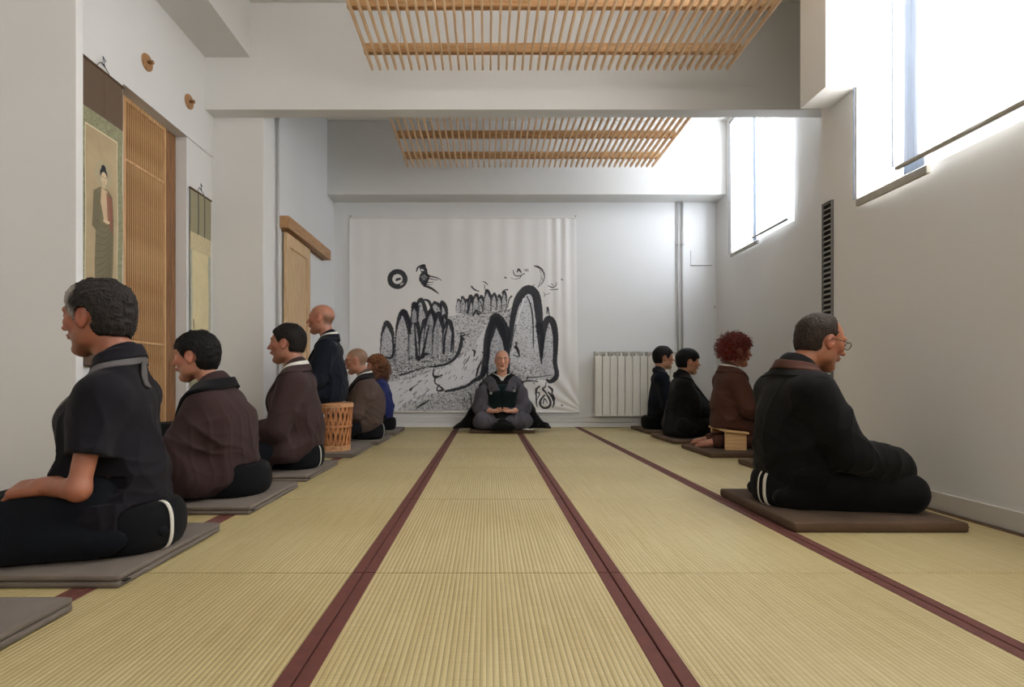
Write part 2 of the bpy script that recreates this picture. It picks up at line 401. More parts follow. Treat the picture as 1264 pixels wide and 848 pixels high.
# ================================================================ cast radiator, pipes, panel
Mrad = mat('radiator_enamel', (226,222,212), .4, .02, 3)
def rad():
    s = 57.2; yb = Y_B-.042; 
    x0, x1 = wx(734.5, s), wx(837, s); z0, z1 = wz(514, s), wz(433.5, s)
    r = empty('radiator', ((x0+x1)/2, yb-.05, 0), 0, 'white sectional radiator on the back wall beside the pipes', 'radiator')
    n = 11; wd = (x1-x0)/n; X = r.location.x; first = None
    for k in range(n):
        xm = x0+wd*(k+.5)-X
        if first is None:
            mb = MB(); a = wd/2-.0035
            mb.box((-a, -.045, z0), (a, -.033, z1-.055)); mb.box((-.012, -.035, z0+.01), (.012, .04, z1-.02))
            mb.box((-a, .03, z0+.03), (a, .04, z1-.04))
            mb.box((-a, -.045, z1-.012), (a, .04, z1)); mb.box((-a,-.045,z1-.055),(-a+.006,.04,z1)); mb.box((a-.006,-.045,z1-.055),(a,.04,z1))
            mb.box((-a, -.044, z1-.034), (a, -.038, z1-.028))
            first = o = mb.build('radiator_section', Mrad, r, .003)
        else:
            o = first.copy(); C.objects.link(o); o.parent = r
        o.location = (xm, 0, 0)
    MB().tube([(x0-X-.02, 0, z0+.04), (x1-X+.03, 0, z0+.04)], .016, 12).build('bottom_manifold', Mrad, r, smooth=True)
    MB().box((x0-X+.2,.02,z0+.1),(x0-X+.24,.088,z0+.14)).box((x1-X-.24,.02,z0+.1),(x1-X-.2,.088,z0+.14)).build('wall_bracket', Mrad, r)
rad()
Mpipe = mat('painted_pipe', (182,180,176), .4, .03, 3)
def pipe(px, s, y, z0, z1, r_, label, group=None):
    x = wx(px, s); o = empty('heating_pipe', (x, y, z0), 0, label, 'pipe', group)
    MB().tube([(0,0,0),(0,0,z1-z0)], r_, 14).build('pipe', Mpipe, o, smooth=True)
    for z in (.25*(z1-z0), .8*(z1-z0)):
        MB().lathe([(r_,-.012),(r_+.006,-.012),(r_+.006,.012),(r_,.012)], 16, (0,0,z)).box((-.006,0,z-.006),(.006,.03,z+.006)).build('pipe_clip', Mpipe, o)
pipe(836, 56, Y_B-.028, .02+.225*H, ZB, .010, 'thin painted vertical pipe on the back wall, left one of the pair by the radiator')
pipe(841.5, 56, Y_B-.028, .02+.225*H, ZB, .011, 'thin painted vertical pipe on the back wall, the right one of the pair')
pipe(346.5, 75, dep(77.4), 0.0, ZC-.001, .011, 'thin painted vertical pipe on the far left wall between pillar and sliding door')
bpy.data.objects['heating_pipe.002'].location.x = X_FL+.022
o = empty('access_panel', (wx(865.5,56), Y_B-.0055, wz(328,56)), 0, 'small square painted access panel on the back wall near the right corner', 'access panel')
w2 = 13*H/56; h2 = 19*H/56
MB().box((-w2,-.004,0),(w2,.006,h2)).build('panel_cover', Mwall2, o, .001)
MB().box((-w2,-.007,0),(w2,-.004,.006)).build('panel_edge', Mgrey, o)
o = empty('wall_conduit', (wx(883,56), Y_B-.007, .15), 0, 'slim white cable duct running up the back wall at the right corner', 'cable duct')
MB().box((-.012,-.007,0),(.012,.007,wz(380,56)-.15)).build('duct', Mwall2, o, .002)
MB().box((-.02,-.012,wz(381,56)-.15),(.02,.007,wz(377,56)-.15)).build('end_cap', Mbase, o, .002)

# ================================================================ vent in the near right wall
def vent():
    y0, y1 = dep(121.2), dep(117.8); z0, z1 = wz(486,119.5), wz(249.5,119.5)
    r = empty('wall_vent', (X_NR, (y0+y1)/2, z0), 0, 'tall narrow black louvred vent in the right wall', 'vent')
    hy = (y1-y0)/2; hh = z1-z0
    MB().box((-.001,-hy,0),(.0,hy,hh)).box((-.004,-hy,0),(.0,-hy+.001,hh)).build('backing', Mdark, r)
    fr = MB().box((-.014,-hy,0),(0,-hy+.005,hh)).box((-.014,hy-.006,0),(0,hy,hh)).box((-.014,-hy,hh-.005),(0,hy,hh)).box((-.014,-hy,0),(0,hy,.008)).build('vent_frame', Mgrey, r, .001)
    n = 36; first = None
    for k in range(n):
        z = hh*(k+.6)/n
        if first is None:
            mb = MB(); a = hy-.008
            mb.v = [(-.012,-a,-.004),(-.012,a,-.004),(-.012,a,-.001),(-.012,-a,-.001),(-.002,-a,.008),(-.002,a,.008),(-.002,a,.011),(-.002,-a,.011)]
            mb.f = [(0,1,2,3),(4,7,6,5),(0,4,5,1),(3,2,6,7),(0,3,7,4),(1,5,6,2)]
            first = o = mb.build('louvre_slat', mat('louvre_metal', (150,148,144), .5), r)
        else:
            o = first.copy(); C.objects.link(o); o.parent = r
        o.location = (0,0,z)
vent()

# ================================================================ lattice door (left recess)
Mcedar = wood('cedar_lattice', (216,174,126), (184,138,92), 5, 2)
Mcedar_d = wood('cedar_dark', (150,106,66), (108,72,42), 5, 2)
def lattice_door():
    y0, y1 = dep(106.2), dep(93.4); z1 = ZH - .0
    r = empty('lattice_door', (XR, (y0+y1)/2, 0), 0, 'tall wooden door of fine vertical slats in the left wall recess', 'lattice door')
    hy = (y1-y0)/2
    MB().box((-.022,-hy,0.01),(-.016,hy,z1)).build('backing_board', mat('lattice_backing', (118,80,56), .7, .1, 3), r)
    for a,b,nm in ((-hy,-hy+.035,'stile'),(hy-.02,hy,'stile')):
        MB().box((-.022,a,0.01),(.018,b,z1)).build(nm, Mcedar, r, .002)
    n = 19; first = None
    for k in range(n):
        y = -hy+.045+(2*hy-.075)*(k)/(n-1)
        if first is None: first = o = MB().box((-.004,-.0038,.03),(.012,.0038,z1-.002)).build('slat', Mcedar, r)
        else: o = first.copy(); C.objects.link(o); o.parent = r
        o.location.y = y
    for py, px in ((213,180),(424,185)):
        z = wz(py, (CX-px)/4.27)
        MB().box((.0,-hy+.03,z-.008),(.014,hy-.015,z+.008)).build('cross_bar', Mcedar, r, .001)
    MB().box((-.022,-hy,z1-.03),(.016,hy,z1)).build('top_rail', Mcedar, r, .002)
    MB().box((-.022,-hy,0.01),(.016,hy,.08)).build('bottom_rail', Mcedar, r, .002)
lattice_door()
o = MB().box((XR-.03, dep(93.3), 0), (XR+.012, dep(90.4), ZH)).build('trim_5', Mcedar_d, None, .003); o['kind'] = 'structure'
# wooden wall pegs on the header
for px, py, lb in ((180.5,77,'round wooden coat peg on the left header wall, the one nearer the camera'),(232.5,125.5,'round wooden coat peg on the left header wall, the one nearer the pillar')):
    s = (CX-px)/4.09; 
    r = empty('wooden_peg', (X_NL, dep(s), wz(py,s)), 0, lb, 'peg', 'wooden pegs on the header')
    MB().lathe([(0,-.004),(.054,-.004),(.056,.006),(.054,.014),(0,.014)], 32, axis='x').build('backplate', wood('peg_plate', (188,142,96), (140,98,60), 5, 2), r, .001, smooth=False)
    MB().lathe([(0,.01),(.010,.012),(.009,.032),(.014,.042),(.013,.049),(0,.051)], 16, axis='x').build('peg', Mcedar_d, r, smooth=True)
# sliding door on a wall rail, far left wall
Moak = wood('pale_oak', (214,182,142), (190,154,112), 5, 2)
Moakd = wood('oak_rail', (190,148,104), (150,108,68), 5, 1)
def sliding_door():
    y0, y1 = dep(75.2), dep(66.3); x = X_FL+.035; zt = H+2.50*H-.026
    r = empty('sliding_door', (x, (y0+y1)/2, 0), 0, 'pale oak sliding door on the far left wall, behind the man on the stool', 'door')
    hy = (y1-y0)/2
    MB().box((-.016,-hy,.012),(.0,hy,zt)).build('door_panel', Moak, r, .002)
    for a,b in ((-hy,-hy+.09),(hy-.09,hy)): MB().box((0,a,.012),(.014,b,zt)).build('stile', Moak, r, .003)
    for a,b in ((.012,.13),(zt-.12,zt),(1.0,1.09)): MB().box((0,-hy+.09,a),(.014,hy-.09,b)).build('door_rail', Moak, r, .003)
    r2 = empty('door_track', (X_FL, dep(67.3), H+2.5*H), 0, 'oak rail box above the pale sliding door on the far left wall', 'door rail')
    MB().box((0.0,dep(75.9)-r2.location.y,.0),(.085,dep(59.8)-r2.location.y,.115)).build('track_box', Moakd, r2, .003)
    MB().box((0.003,dep(75.4)-r2.location.y,-.02),(.02,dep(60.5)-r2.location.y,0)).build('track_slot', Mcedar_d, r2)
sliding_door()

# ================================================================ painted surfaces rasterised on fine grids (numpy)
rng = np.random.default_rng(4)
def vnoise(X, Y, f, seed):
    """smooth value noise, vectorised"""
    x = X*f; y = Y*f; xi = np.floor(x).astype(np.int64); yi = np.floor(y).astype(np.int64); fx = x-xi; fy = y-yi
    fx = fx*fx*(3-2*fx); fy = fy*fy*(3-2*fy)
    def h(a, b):
        n = (a*374761393 + b*668265263 + seed*1442695041) & 0xffffffff
        n = ((n ^ (n >> 13))*1274126177) & 0xffffffff
        return ((n ^ (n >> 16)) & 0xffff)/65535.0
    return (h(xi,yi)*(1-fx)+h(xi+1,yi)*fx)*(1-fy)+(h(xi,yi+1)*(1-fx)+h(xi+1,yi+1)*fx)*fy
class Paint:
    """paint on a px-like canvas: x0..x1, y0..y1 with nx*ny vertices"""
    def __init__(s, x0, x1, y0, y1, nx, ny, base):
        s.x = np.linspace(x0, x1, nx); s.y = np.linspace(y0, y1, ny); s.X, s.Y = np.meshgrid(s.x, s.y)
        s.c = np.ones((ny, nx, 3))*np.array(base)
        s.dx = s.x[1]-s.x[0]; s.nx, s.ny = nx, ny
    def win(s, xa, xb, ya, yb):
        i0, i1 = np.searchsorted(s.x, [xa, xb]); j0, j1 = np.searchsorted(s.y, [ya, yb])
        return slice(max(j0-1,0), min(j1+1,s.ny)), slice(max(i0-1,0), min(i1+1,s.nx))
    def blend(s, w, a, col):
        s.c[w] = s.c[w]*(1-a[...,None]) + np.array(col)*a[...,None]
    def stroke(s, pts, wd, col=(.012,.013,.022), op=.96, rough=.35, closed=False, soft=.5, dry=0):
        pts = [tuple(p) for p in pts]
        if closed: pts = pts+[pts[0]]
        n = len(pts)
        if not isinstance(wd, (list,tuple)): wd = [wd]*n
        if len(wd) != n: wd = list(np.interp(np.linspace(0,1,n), np.linspace(0,1,len(wd)), wd))
        # smooth by Catmull-Rom
        P = []; W = []
        for k in range(n-1):
            p0 = np.array(pts[max(k-1,0)]); p1 = np.array(pts[k]); p2 = np.array(pts[k+1]); p3 = np.array(pts[min(k+2,n-1)])
            if closed and k == 0: p0 = np.array(pts[-2])
            if closed and k == n-2: p3 = np.array(pts[1])
            for t in (np.linspace(0,1,7)[:-1]):
                P.append(.5*((2*p1)+(-p0+p2)*t+(2*p0-5*p1+4*p2-p3)*t*t+(-p0+3*p1-3*p2+p3)*t**3)); W.append(wd[k]*(1-t)+wd[k+1]*t)
        P.append(np.array(pts[-1])); W.append(wd[-1])
        P = np.array(P); m = max(W)*.5+2
        w = s.win(P[:,0].min()-m, P[:,0].max()+m, P[:,1].min()-m, P[:,1].max()+m)
        X, Y = s.X[w], s.Y[w]
        if X.size == 0: return
        D = np.full(X.shape, 1e9)
        for k in range(len(P)-1):
            ax, ay = P[k]; bx, by = P[k+1]; l2 = (bx-ax)**2+(by-ay)**2+1e-9
            t = np.clip(((X-ax)*(bx-ax)+(Y-ay)*(by-ay))/l2, 0, 1)
            d = np.hypot(X-ax-t*(bx-ax), Y-ay-t*(by-ay)) - .5*(W[k]*(1-t)+W[k+1]*t)
            D = np.minimum(D, d)
        D = D + rough*(vnoise(X, Y, 1.3, 3)-.5)*1.6
        a = np.clip(.5-D/soft, 0, 1)*op
        if dry: a = a*np.clip((vnoise(X, Y, 2.2, 9)-dry)*6, .15, 1)
        s.blend(w, a, col)
    def poly(s, pts, col, op=1, fn=None, rough=.6):
        pts = np.array(pts, float)
        w = s.win(pts[:,0].min()-1, pts[:,0].max()+1, pts[:,1].min()-1, pts[:,1].max()+1)
        X, Y = s.X[w]+rough*(vnoise(s.X[w], s.Y[w], .8, 5)-.5), s.Y[w]+rough*(vnoise(s.X[w], s.Y[w], .8, 6)-.5); ins = np.zeros(X.shape, bool)
        n = len(pts)
        for k in range(n):
            ax, ay = pts[k]; bx, by = pts[(k+1)%n]
            cnd = (ay > Y) != (by > Y)
            with np.errstate(divide='ignore', invalid='ignore'): xx = (bx-ax)*(Y-ay)/(by-ay+1e-12)+ax
            ins ^= cnd & (X < xx)
        a = ins*op
        if fn is not None: a = a*fn(X, Y)
        s.blend(w, a, col)
    def mesh(s, name, fpos, m, parent, thick=0):
        ny, nx = s.ny, s.nx
        V = fpos(s.X, s.Y).reshape(-1, 3)
        idx = np.arange(ny*nx).reshape(ny, nx)
        F = np.stack([idx[:-1,:-1], idx[1:,:-1], idx[1:,1:], idx[:-1,1:]], -1).reshape(-1, 4)
        me = np_mesh(name, V, F)
        at = me.color_attributes.new('Col', 'FLOAT_COLOR', 'POINT')
        col = np.concatenate([np.clip(s.c.reshape(-1,3),0,1), np.ones((ny*nx,1))], 1).astype(np.float32)
        at.data.foreach_set('color', col.ravel())
        o = fin(name, me, m, parent, smooth=True, solid=thick); return o
def np_mesh(name, V, F):
    me = bpy.data.meshes.new(name); V = np.asarray(V, np.float32); F = np.asarray(F, np.int32)
    me.vertices.add(len(V)); me.vertices.foreach_set('co', V.ravel())
    me.loops.add(F.size); me.loops.foreach_set('vertex_index', F.ravel())
    me.polygons.add(len(F)); me.polygons.foreach_set('loop_start', np.arange(0, F.size, F.shape[1], dtype=np.int32))
    me.update(calc_edges=True); return me
INK = (.010,.012,.024); BASE = srgb((236,234,232))
def banner():
    # canvas in photo pixels at the depth of the back wall
    p = Paint(432, 711, 270, 509, 760, 650, BASE)
    st = p.stroke
    def speck(f, thr, seed, k=7):
        return lambda X, Y: np.clip((vnoise(X, Y, f, seed)*.6+vnoise(X, Y, f*2.3, seed+1)*.4-thr)*k, 0, 1)
    G = (.03,.035,.05)
    # textured ground
    ground = [(468,442),(480,436),(520,440),(548,434),(556,410),(546,394),(565,388),(600,384),(628,382),(650,362),(668,400),(682,440),(684,466),(640,473),(600,470),(600,507),(470,508),(465,480)]
    p.poly(ground, (.50,.50,.53), .55)
    p.poly(ground, G, .8, speck(.8,.54,11))
    p.poly([(480,470),(560,445),(585,430),(600,400),(596,430),(585,470),(560,478),(520,490),(490,506),(468,507)], (.80,.80,.83), .8)
    p.poly([(520,496),(545,486),(600,472),(612,507),(500,508)], (.62,.62,.63), .7)
    p.poly([(520,496),(545,486),(600,472),(612,507),(500,508)], G, .85, speck(1.3,.52,31))
    p.poly([(468,442),(560,438),(560,450),(500,470),(468,472)], G, .85, speck(1.2,.50,51))
    # peaks: inner fill then outline
    def peak(x0, x1, yt, yb, wd, xt=None, fill=(.50,.50,.54), wl=None):
        xt = xt or (x0+x1)/2; h = yb-yt
        out = [(x0, yb), (x0+.05*(x1-x0), yt+.48*h), (x0+.24*(x1-x0), yt+.17*h), (xt, yt), (x1-.17*(x1-x0), yt+.19*h), (x1-.02*(x1-x0), yt+.48*h), (x1-.5, yb)]
        p.poly(out, fill, .75); p.poly(out, G, .7, speck(.9,.55,int(x0)))
        st(out, wl or [wd*.25, wd*.5, wd*1.25, wd*2.1, wd*2.0, wd*1.1, wd*.4], rough=.7)
    # left group
    for a in ((509,528,370,425,2.5,520),(527,540,385,432,3.,533),(542,552,374,405,2.6,546),(530,545,374,392,2,537),
              (470,486,399,440,3.0,478),(488,506,385,445,3.4,498),(504,518,392,440,3.,510),(518,534,396,442,3.,525),
              (523,541,384,440,2.6,532),(534,548,388,438,3.,541),(546,560,396,436,2.6,554),(508,516,376,398,3.4,512)):
        peak(*a)
    st([(496,387),(500,386),(505,397),(507,412)], [6,7,4,2]); st([(509,380),(512,377),(515,384)], [3,5,2]); st([(524,370),(530,373),(534,384),(536,396)], [2,3.5,4,2])
    st([(512,400),(514,430),(516,443),(524,438),(530,437)], [1.5,3,5,4,1.5]); st([(470,440),(484,441),(487,425)], [1,3.5,2]); st([(545,398),(549,390),(552,397)], [2,4.5,1.5])
    st([(522,440),(524,428),(530,402)], [5,3,1.5]); st([(548,436),(549,418),(553,400)], [3,3,2]); st([(557,434),(558,420),(559,405)], [2,2.5,1.5])
    # small far group
    for a in ((563,570,370,385,1.,566),(568,575,367,386,1.2,571),(574,580,370,386,1.2,577),(577,584,366,390,2.2,581),(583,592,364,389,1.8,588),(590,597,366,384,1.6,594),(597,606,359,384,1.8,601),(606,613,363,383,1.5,610),(613,619,365,383,1.5,616),(619,625,360,383,1.2,622)):
        peak(*a, fill=(.5,.5,.53))
    st([(577,386),(580,375),(583,368)], [3,2.5,1]); st([(584,390),(588,383),(590,388)], [2,2.6,2.2]); st([(592,385),(596,384),(593,372)], [1,1.5,1]); st([(626,380),(628,370),(631,366)], [1,1.5,2])
    st([(619,362),(622,359),(626,358)], [1,1.2,2]); st([(582,354),(586,358),(591,360)], [1.5,2.2,1]); st([(596,348),(599,349),(602,352)], [.8,1.2,1]); st([(598,352),(599,358),(602,359)], [1,1,.8])
    st([(563,386),(600,387),(628,383)], .7)
    # big peaks on the right
    peak(601,626,394,474,7,612,(.5,.5,.54))
    st([(596,462),(600,440),(601,420),(605,404),(611,396),(618,403),(622,418),(626,440)], [7,8.5,8,8,10,8,6,4])
    out = [(626,440),(630,410),(634,385),(640,368),(650,358),(660,363),(664,385),(665,410),(670,452)]
    p.poly(out+[(650,455)], (.70,.70,.73), .9); p.poly(out+[(650,455)], G, .6, speck(.9,.57,77))
    st(out[:-1], [4,6,7,8.5,11,11,10,10,7]); st([(665,408),(668,430),(667,448),(664,402)], [9,7,2,8])
    st([(644,368),(641,385),(634,410),(630,430)], 1); st([(650,366),(655,380),(657,400),(657,430)], [1.5,1.8,2,1]); st([(646,369),(642,382),(637,400)], 1.8, (.85,.85,.86))
    p.poly([(667,452),(672,410),(678,398),(684,410),(683,440),(682,466),(668,470)], (.64,.64,.68), .9); p.poly([(667,452),(672,410),(678,398),(684,410),(683,440),(682,466),(668,470)], G, .7, speck(1.1,.55,91))
    st([(667,440),(669,415),(672,400),(676,394),(681,398),(684,412),(684,430),(683,448),(685,460),(683,467),(677,471),(673,469)], [3,6,8,8,8,7,6,5.5,5.5,6.5,5,3])
    st([(662,471),(650,470),(640,473),(625,471)], [1,1.6,1.5,1]); st([(649,466),(665,465),(678,463)], [1.6,1,.8])
    st([(674,388),(675,380),(677,390)], [1,2.5,1])
    st([(634,428),(637,430),(640,440),(633,438)], [1.5,4,1.6,1]); st([(636,423),(637,430)], 2.2)
    # path strokes
    st([(600,455),(594,465),(585,470),(577,476),(565,480),(550,483)], [6,6,4.5,3.2,3.8,2.5])
    st([(594,447),(590,455),(588,464)], [1.5,3,2]); st([(570,418),(568,430),(562,442),(552,449),(540,452),(528,453)], [4,4.5,3.5,3,2.5,1.2])
    st([(568,412),(572,411),(574,414),(569,415),(573,419)], [2,1.6,1.4,3,2]); st([(574,414),(580,412)], 1.2); st([(527,453),(516,456),(505,460),(494,463)], [1.2,1.4,1.8,2.4])
    st([(536,456),(535,462),(538,466),(546,463)], [1.5,2.2,3,1.6]); st([(538,464),(537,472),(542,476),(547,481),(540,482),(541,475)], [2,1.8,1.6,3.2,2,1.2]); st([(530,494),(520,500),(514,504)], [1.5,2.6,1])
    st([(507,481),(510,478),(516,474)], [3.4,1.2,.8]); st([(583,432),(586,434),(585,440)], [1.2,3,1.4]); st([(573,450),(577,445),(580,439)], [1.2,1.3,.8])
    for k in range(46):
        x = 484+rng.random()*110; y = 496-(x-484)*.42+rng.random()*30-22
        L_ = 2+rng.random()*4; a = -.7+rng.random()*.3 - (x-484)*.005
        st([(x,y),(x+L_*math.cos(a),y+L_*math.sin(a))], [.5,.5+rng.random()*1.0], op=.75)
    for k in range(5):
        x, y = ((516,492),(505,497),(511,487),(498,501),(522,489))[k]; st([(x,y),(x+3,y-3)], [3,2.5], (.28,.28,.32), .8)
    for k in range(14):
        x = 532+k*3.2; y = 496-k*.35+rng.random()*2; st([(x,y),(x+1.5,y+3)], [.7,.4], op=.8)
    # glyphs beside the sitter
    st([(571,494),(573,492),(574,496),(571,498),(574,502)], .9); st([(575,496),(580,492)], .8); st([(577,484),(581,488),(582,500)], [.8,1.6,1]); st([(586,490),(589,488),(589,492)], [1,2,2])
    # sun and bird
    th = np.linspace(0, 2*PI, 13)[:-1]
    st([(491+9.3*math.cos(t), 345+9.2*math.sin(t)) for t in th], 6.2, closed=True); st([(490,346),(494,344.5)], [3,2.8]); st([(495,352),(498,350)], [1.6,1.2], (.8,.8,.8))
    st([(514.5,335),(516,331),(520,328.5),(524,328)], [1.8,2.2,2.4,3]); p.poly([(518,331),(521,327.5),(525,327.5),(527.5,333),(528,338),(531,342),(528,350),(525,354),(521,352),(517.5,346),(518,341),(520.5,337),(519,334)], INK, .95)
    st([(524,353),(532,356),(538,360),(541.5,363)], [3,3,2.2,.6]); st([(526,339),(532,341.5),(540,343.5),(545,346.5)], [2.6,1.8,1.2,.8]); st([(525,343),(533,345),(540,346)], [1.6,1.2,.6]); st([(524,347),(530,349),(536,348.6)], [1.6,1.1,.6]); st([(523,350),(530,352),(534,351.5)], [1.6,1,.6])
    st([(520.5,333.5),(522.5,334)], [2.2,2], (.8,.8,.8))
    for q in range(3): st([(520+q*2,342-q),(524+q*1.6,346-q*1.5)], .6, (.75,.75,.76))
    # moon
    st([(659.5,329),(664,330),(669,334),(671.5,341),(669,349),(663,355)], [1.5,2.6,1.6,1.4,1.2,.6]); st([(664,331),(667,337),(667,346),(664,353)], .7); st([(666,331),(669.5,338),(668.5,346)], .5)
    st([(656,354),(659,352)], [.8,1])
    # small pictographs
    st([(633,334),(635,340),(641,341),(647,338)], [1,1.2,1.4,1]); st([(638,336),(640,333),(643,337)], [1.4,2.4,1.2]); st([(643,341),(641,344)], .8); st([(623,343),(625,344)], [1.6,1]); st([(630,343),(634,345),(640,344)], .5)
    for k in range(10): st([(646+rng.random()*6, 331+rng.random()*4), (648+rng.random()*5, 332+rng.random()*4)], .5, op=.6)
    st([(676,353),(681,355),(685,353),(686,349)], [1,1.3,1,.8]); st([(678,358),(688,357.5)], [.8,1]); st([(680,351),(682,352)], 1); st([(692,345),(693.5,346)], 1.2); st([(670,361),(673,364),(678,362)], .6); st([(671,366),(672,364)], .7)
    # round seal-like figure at the lower right
    st([(672,472),(671,477),(668,480),(671,484),(673,488)], [.8,1.6,2.6,2,1.4]); st([(670,488),(665,494),(665,500),(669,503.5),(675,502),(677,496),(674,489)], [2,2.8,2.8,2.6,2.8,2.8,2.2])
    st([(664,477),(660,481),(660,489),(660,497),(661,502)], [2,2.8,1.8,1.6,1]); st([(661,484),(664,486),(661,493)], [1.4,1.6,1]); st([(675,477),(679,481),(679,486),(681,491),(681,498),(679,503)], [2,3,1.4,3,2.4,1]); st([(674,484),(678,488),(680,494)], [1.4,2.4,1.6])
    st([(668,498),(670,492),(673,497)], [1.2,1.8,1.2]); st([(690,500),(690.8,500.5)], 1.8); st([(656,472),(658,474)], 1)
    s = 56.0; x0w, x1w = wx(432,s), wx(711,s); zt = wz(270,s); zb = wz(509,s)
    r = empty('painted_banner', ((x0w+x1w)/2, Y_B-.02, zt), 0, 'huge white cloth banner with black brush painted peaks, sun, bird and moon', 'banner')
    def pos(X, Y):
        x = wx(X, s) - r.location.x; z = wz(Y, s) - zt
        u = (X-432)/279.; v = (Y-270)/239.
        x = x + .035*np.clip((u-.55)/.45,0,1)*v**1.5
        y = .0028*np.sin(u*70+2*np.sin(u*9))*(1-.75*v)*np.exp(-((v-.15)*1.6)**2)
        y += .006*np.sin(u*23+v*2)*v
        # diagonal tension folds towards the lower right corner
        ang = np.arctan2(1.0-v, 1.02-u); rr = np.hypot(1-v, 1-u)
        y += .011*np.sin(ang*17)*np.exp(-rr*2.6)*np.clip(rr*6,0,1)
        y += .006*np.sin(u*150)*np.exp(-((u-.93)/.06)**2)*(1-v)
        return np.stack([x, y-.004, z], -1)
    p.mesh('cloth', pos, mat('banner_cloth', (236,234,232), .75, .012, 3, .1, 200, attr='Col'), r)
    Mc = mat('banner_hem_cloth', (226,224,218), .8, .02, 4)
    W_ = (x1w-x0w)/2
    MB().tube([(-W_-.003,0,-(zt-zb)+.004),(W_+.038,0,-(zt-zb)+.004)], .014, 12).build('bottom_sleeve', Mc, r, smooth=True)
    MB().box((-W_-.002,-.010,-.004),(W_+.002,.008,.018)).build('top_hem', Mc, r, .003)
    for x in (-W_+.015, W_-.01):
        MB().tube([(x,.02,.022),(x,-.018,.024)], .006, 10).build('hanging_nail', Mdark, r)
banner()

# ================================================================ hanging scrolls
Msilk = mat('scroll_silk', (150,140,110), .6, .04, 20, .1, 300, attr='Col')
Mrod = wood('scroll_rod_wood', (96,66,42), (64,42,26), 5, 1)
def scroll(name, x, yn, yf, zt, zb, painter, label, knob):
    r = empty(name, (x+.012, (yn+yf)/2, zt), 0, label, 'hanging scroll')
    w = (yf-yn); hh = zt-zb
    p = Paint(0, w, 0, hh, 200, int(200*hh/w), (.3,.25,.15)); painter(p, w, hh)
    def pos(X, Y):
        return np.stack([.002*np.sin(Y*9)+.003*np.sin(X/w*PI), X-w/2, -Y], -1)
    p.mesh('painting', pos, Msilk, r)
    MB().tube([(0,-w/2-.004,0),(0,w/2+.004,0)], .009, 10).build('top_rod', Mrod, r, smooth=True)
    MB().tube([(.004,-w/2-.008,-hh),(.004,w/2+.008,-hh)], .014, 14).build('bottom_roller', Mrod, r, smooth=True)
    for sg in (-1,1):
        MB().tube([(.004,sg*(w/2+.006),-hh),(.004,sg*(w/2+.020),-hh),(.004,sg*(w/2+.028),-hh)], [.014,.021,.017], 18).build('roller_knob', knob, r, smooth=True)
    MB().tube([(0,-w*.16,.008),(-.006,-.02,.045),(-.010,0,.058),(-.006,.02,.045),(0,w*.16,.008)], .002, 6).build('hanging_cord', Mdark, r)
    MB().tube([(-.010,0,.056),(.003,.006,.03),(.006,-.012,.085),(.002,.02,.07)], .0025, 6).build('cord_bow', mat('cord_bow_cloth', (60,66,80), .8), r)
    return r
def paint1(p, w, hh):
    X, Y = p.X, p.Y; c = p.c
    brown = np.array(srgb((98,78,60))); silk = np.array(srgb((184,162,126))); c[:] = brown
    pat = vnoise(X,Y,160,3)*.5+vnoise(X,Y,70,8)*.5
    m = (Y > .28)&(Y < hh-.30); g = np.array(srgb((146,144,112)))*(.65+.7*pat)[...,None]; c[m] = g[m]
    y0, y1 = .37, hh-.40
    m = (X > .022)&(X < w-.050)&(Y > y0)&(Y < y1); c[m] = np.array(srgb((232,220,186)))
    m = (X > .028)&(X < w-.056)&(Y > y0+.008)&(Y < y1-.008); c[m] = (silk*(.9+.2*vnoise(X,Y,14,2))[...,None])[m]
    m = (abs(X-w/2) < .002)&(Y < .28); c[m] = np.array(srgb((70,52,40)))
    cx = w*.50; t = y0+.20    # top of the head
    def el(x, y, a, b, col, op=1):
        q = ((X-x)/a)**2+((Y-y)/b)**2; al = np.clip((1.05-q)*8,0,1)*op; c[:] = c*(1-al[...,None])+np.array(srgb(col))*al[...,None]
    el(cx, t+.05, .075, .085, (176,168,138), .5)
    el(cx, t+.012, .020, .022, (44,46,54)); el(cx, t+.045, .033, .035, (44,46,54)); el(cx+.003, t+.072, .027, .040, (216,196,160)); el(cx, t+.118, .016, .02, (206,184,148))
    q = [(cx-.03,t+.13),(cx-.085,t+.17),(cx-.10,t+.38),(cx-.07,t+.40),(cx-.075,t+.62),(cx-.06,t+.86),(cx+.06,t+.86),(cx+.085,t+.60),(cx+.085,t+.30),(cx+.075,t+.16),(cx+.03,t+.13)]
    p.poly(q, srgb((122,112,84)), 1, rough=.004)
    p.poly([(cx-.02,t+.13),(cx+.03,t+.14),(cx+.05,t+.30),(cx+.0,t+.33),(cx-.03,t+.22)], srgb((208,180,144)), 1, rough=.003)
    p.poly([(cx+.02,t+.15),(cx+.07,t+.17),(cx+.08,t+.40),(cx+.03,t+.33)], srgb((150,92,74)), .85, rough=.003)
    for k in range(12):
        a = k/11.; p.stroke([(cx+.08-.02*a, t+.30+.03*k), (cx+.01, t+.36+.035*k), (cx-.07, t+.34+.045*k)], .004, srgb((78,72,56)), .7, rough=0, soft=.002)
    for k in range(5): p.stroke([(cx-.09+.012*k, t+.17), (cx-.095+.014*k, t+.38)], .004, srgb((84,80,60)), .6, rough=0, soft=.002)
    el(cx+.02, t+.325, .03, .012, (214,190,156)); el(cx-.04, t+.875, .03, .012, (200,176,140)); el(cx+.04, t+.875, .03, .012, (200,176,140))
    for sx in (-1,1): p.stroke([(cx+.003+sx*.006,t+.066),(cx+.003+sx*.020,t+.064)], .003, srgb((60,50,44)), 1, rough=0, soft=.002)
    p.stroke([(cx-.003,t+.092),(cx+.010,t+.092)], .003, srgb((160,80,66)), 1, rough=0, soft=.002)
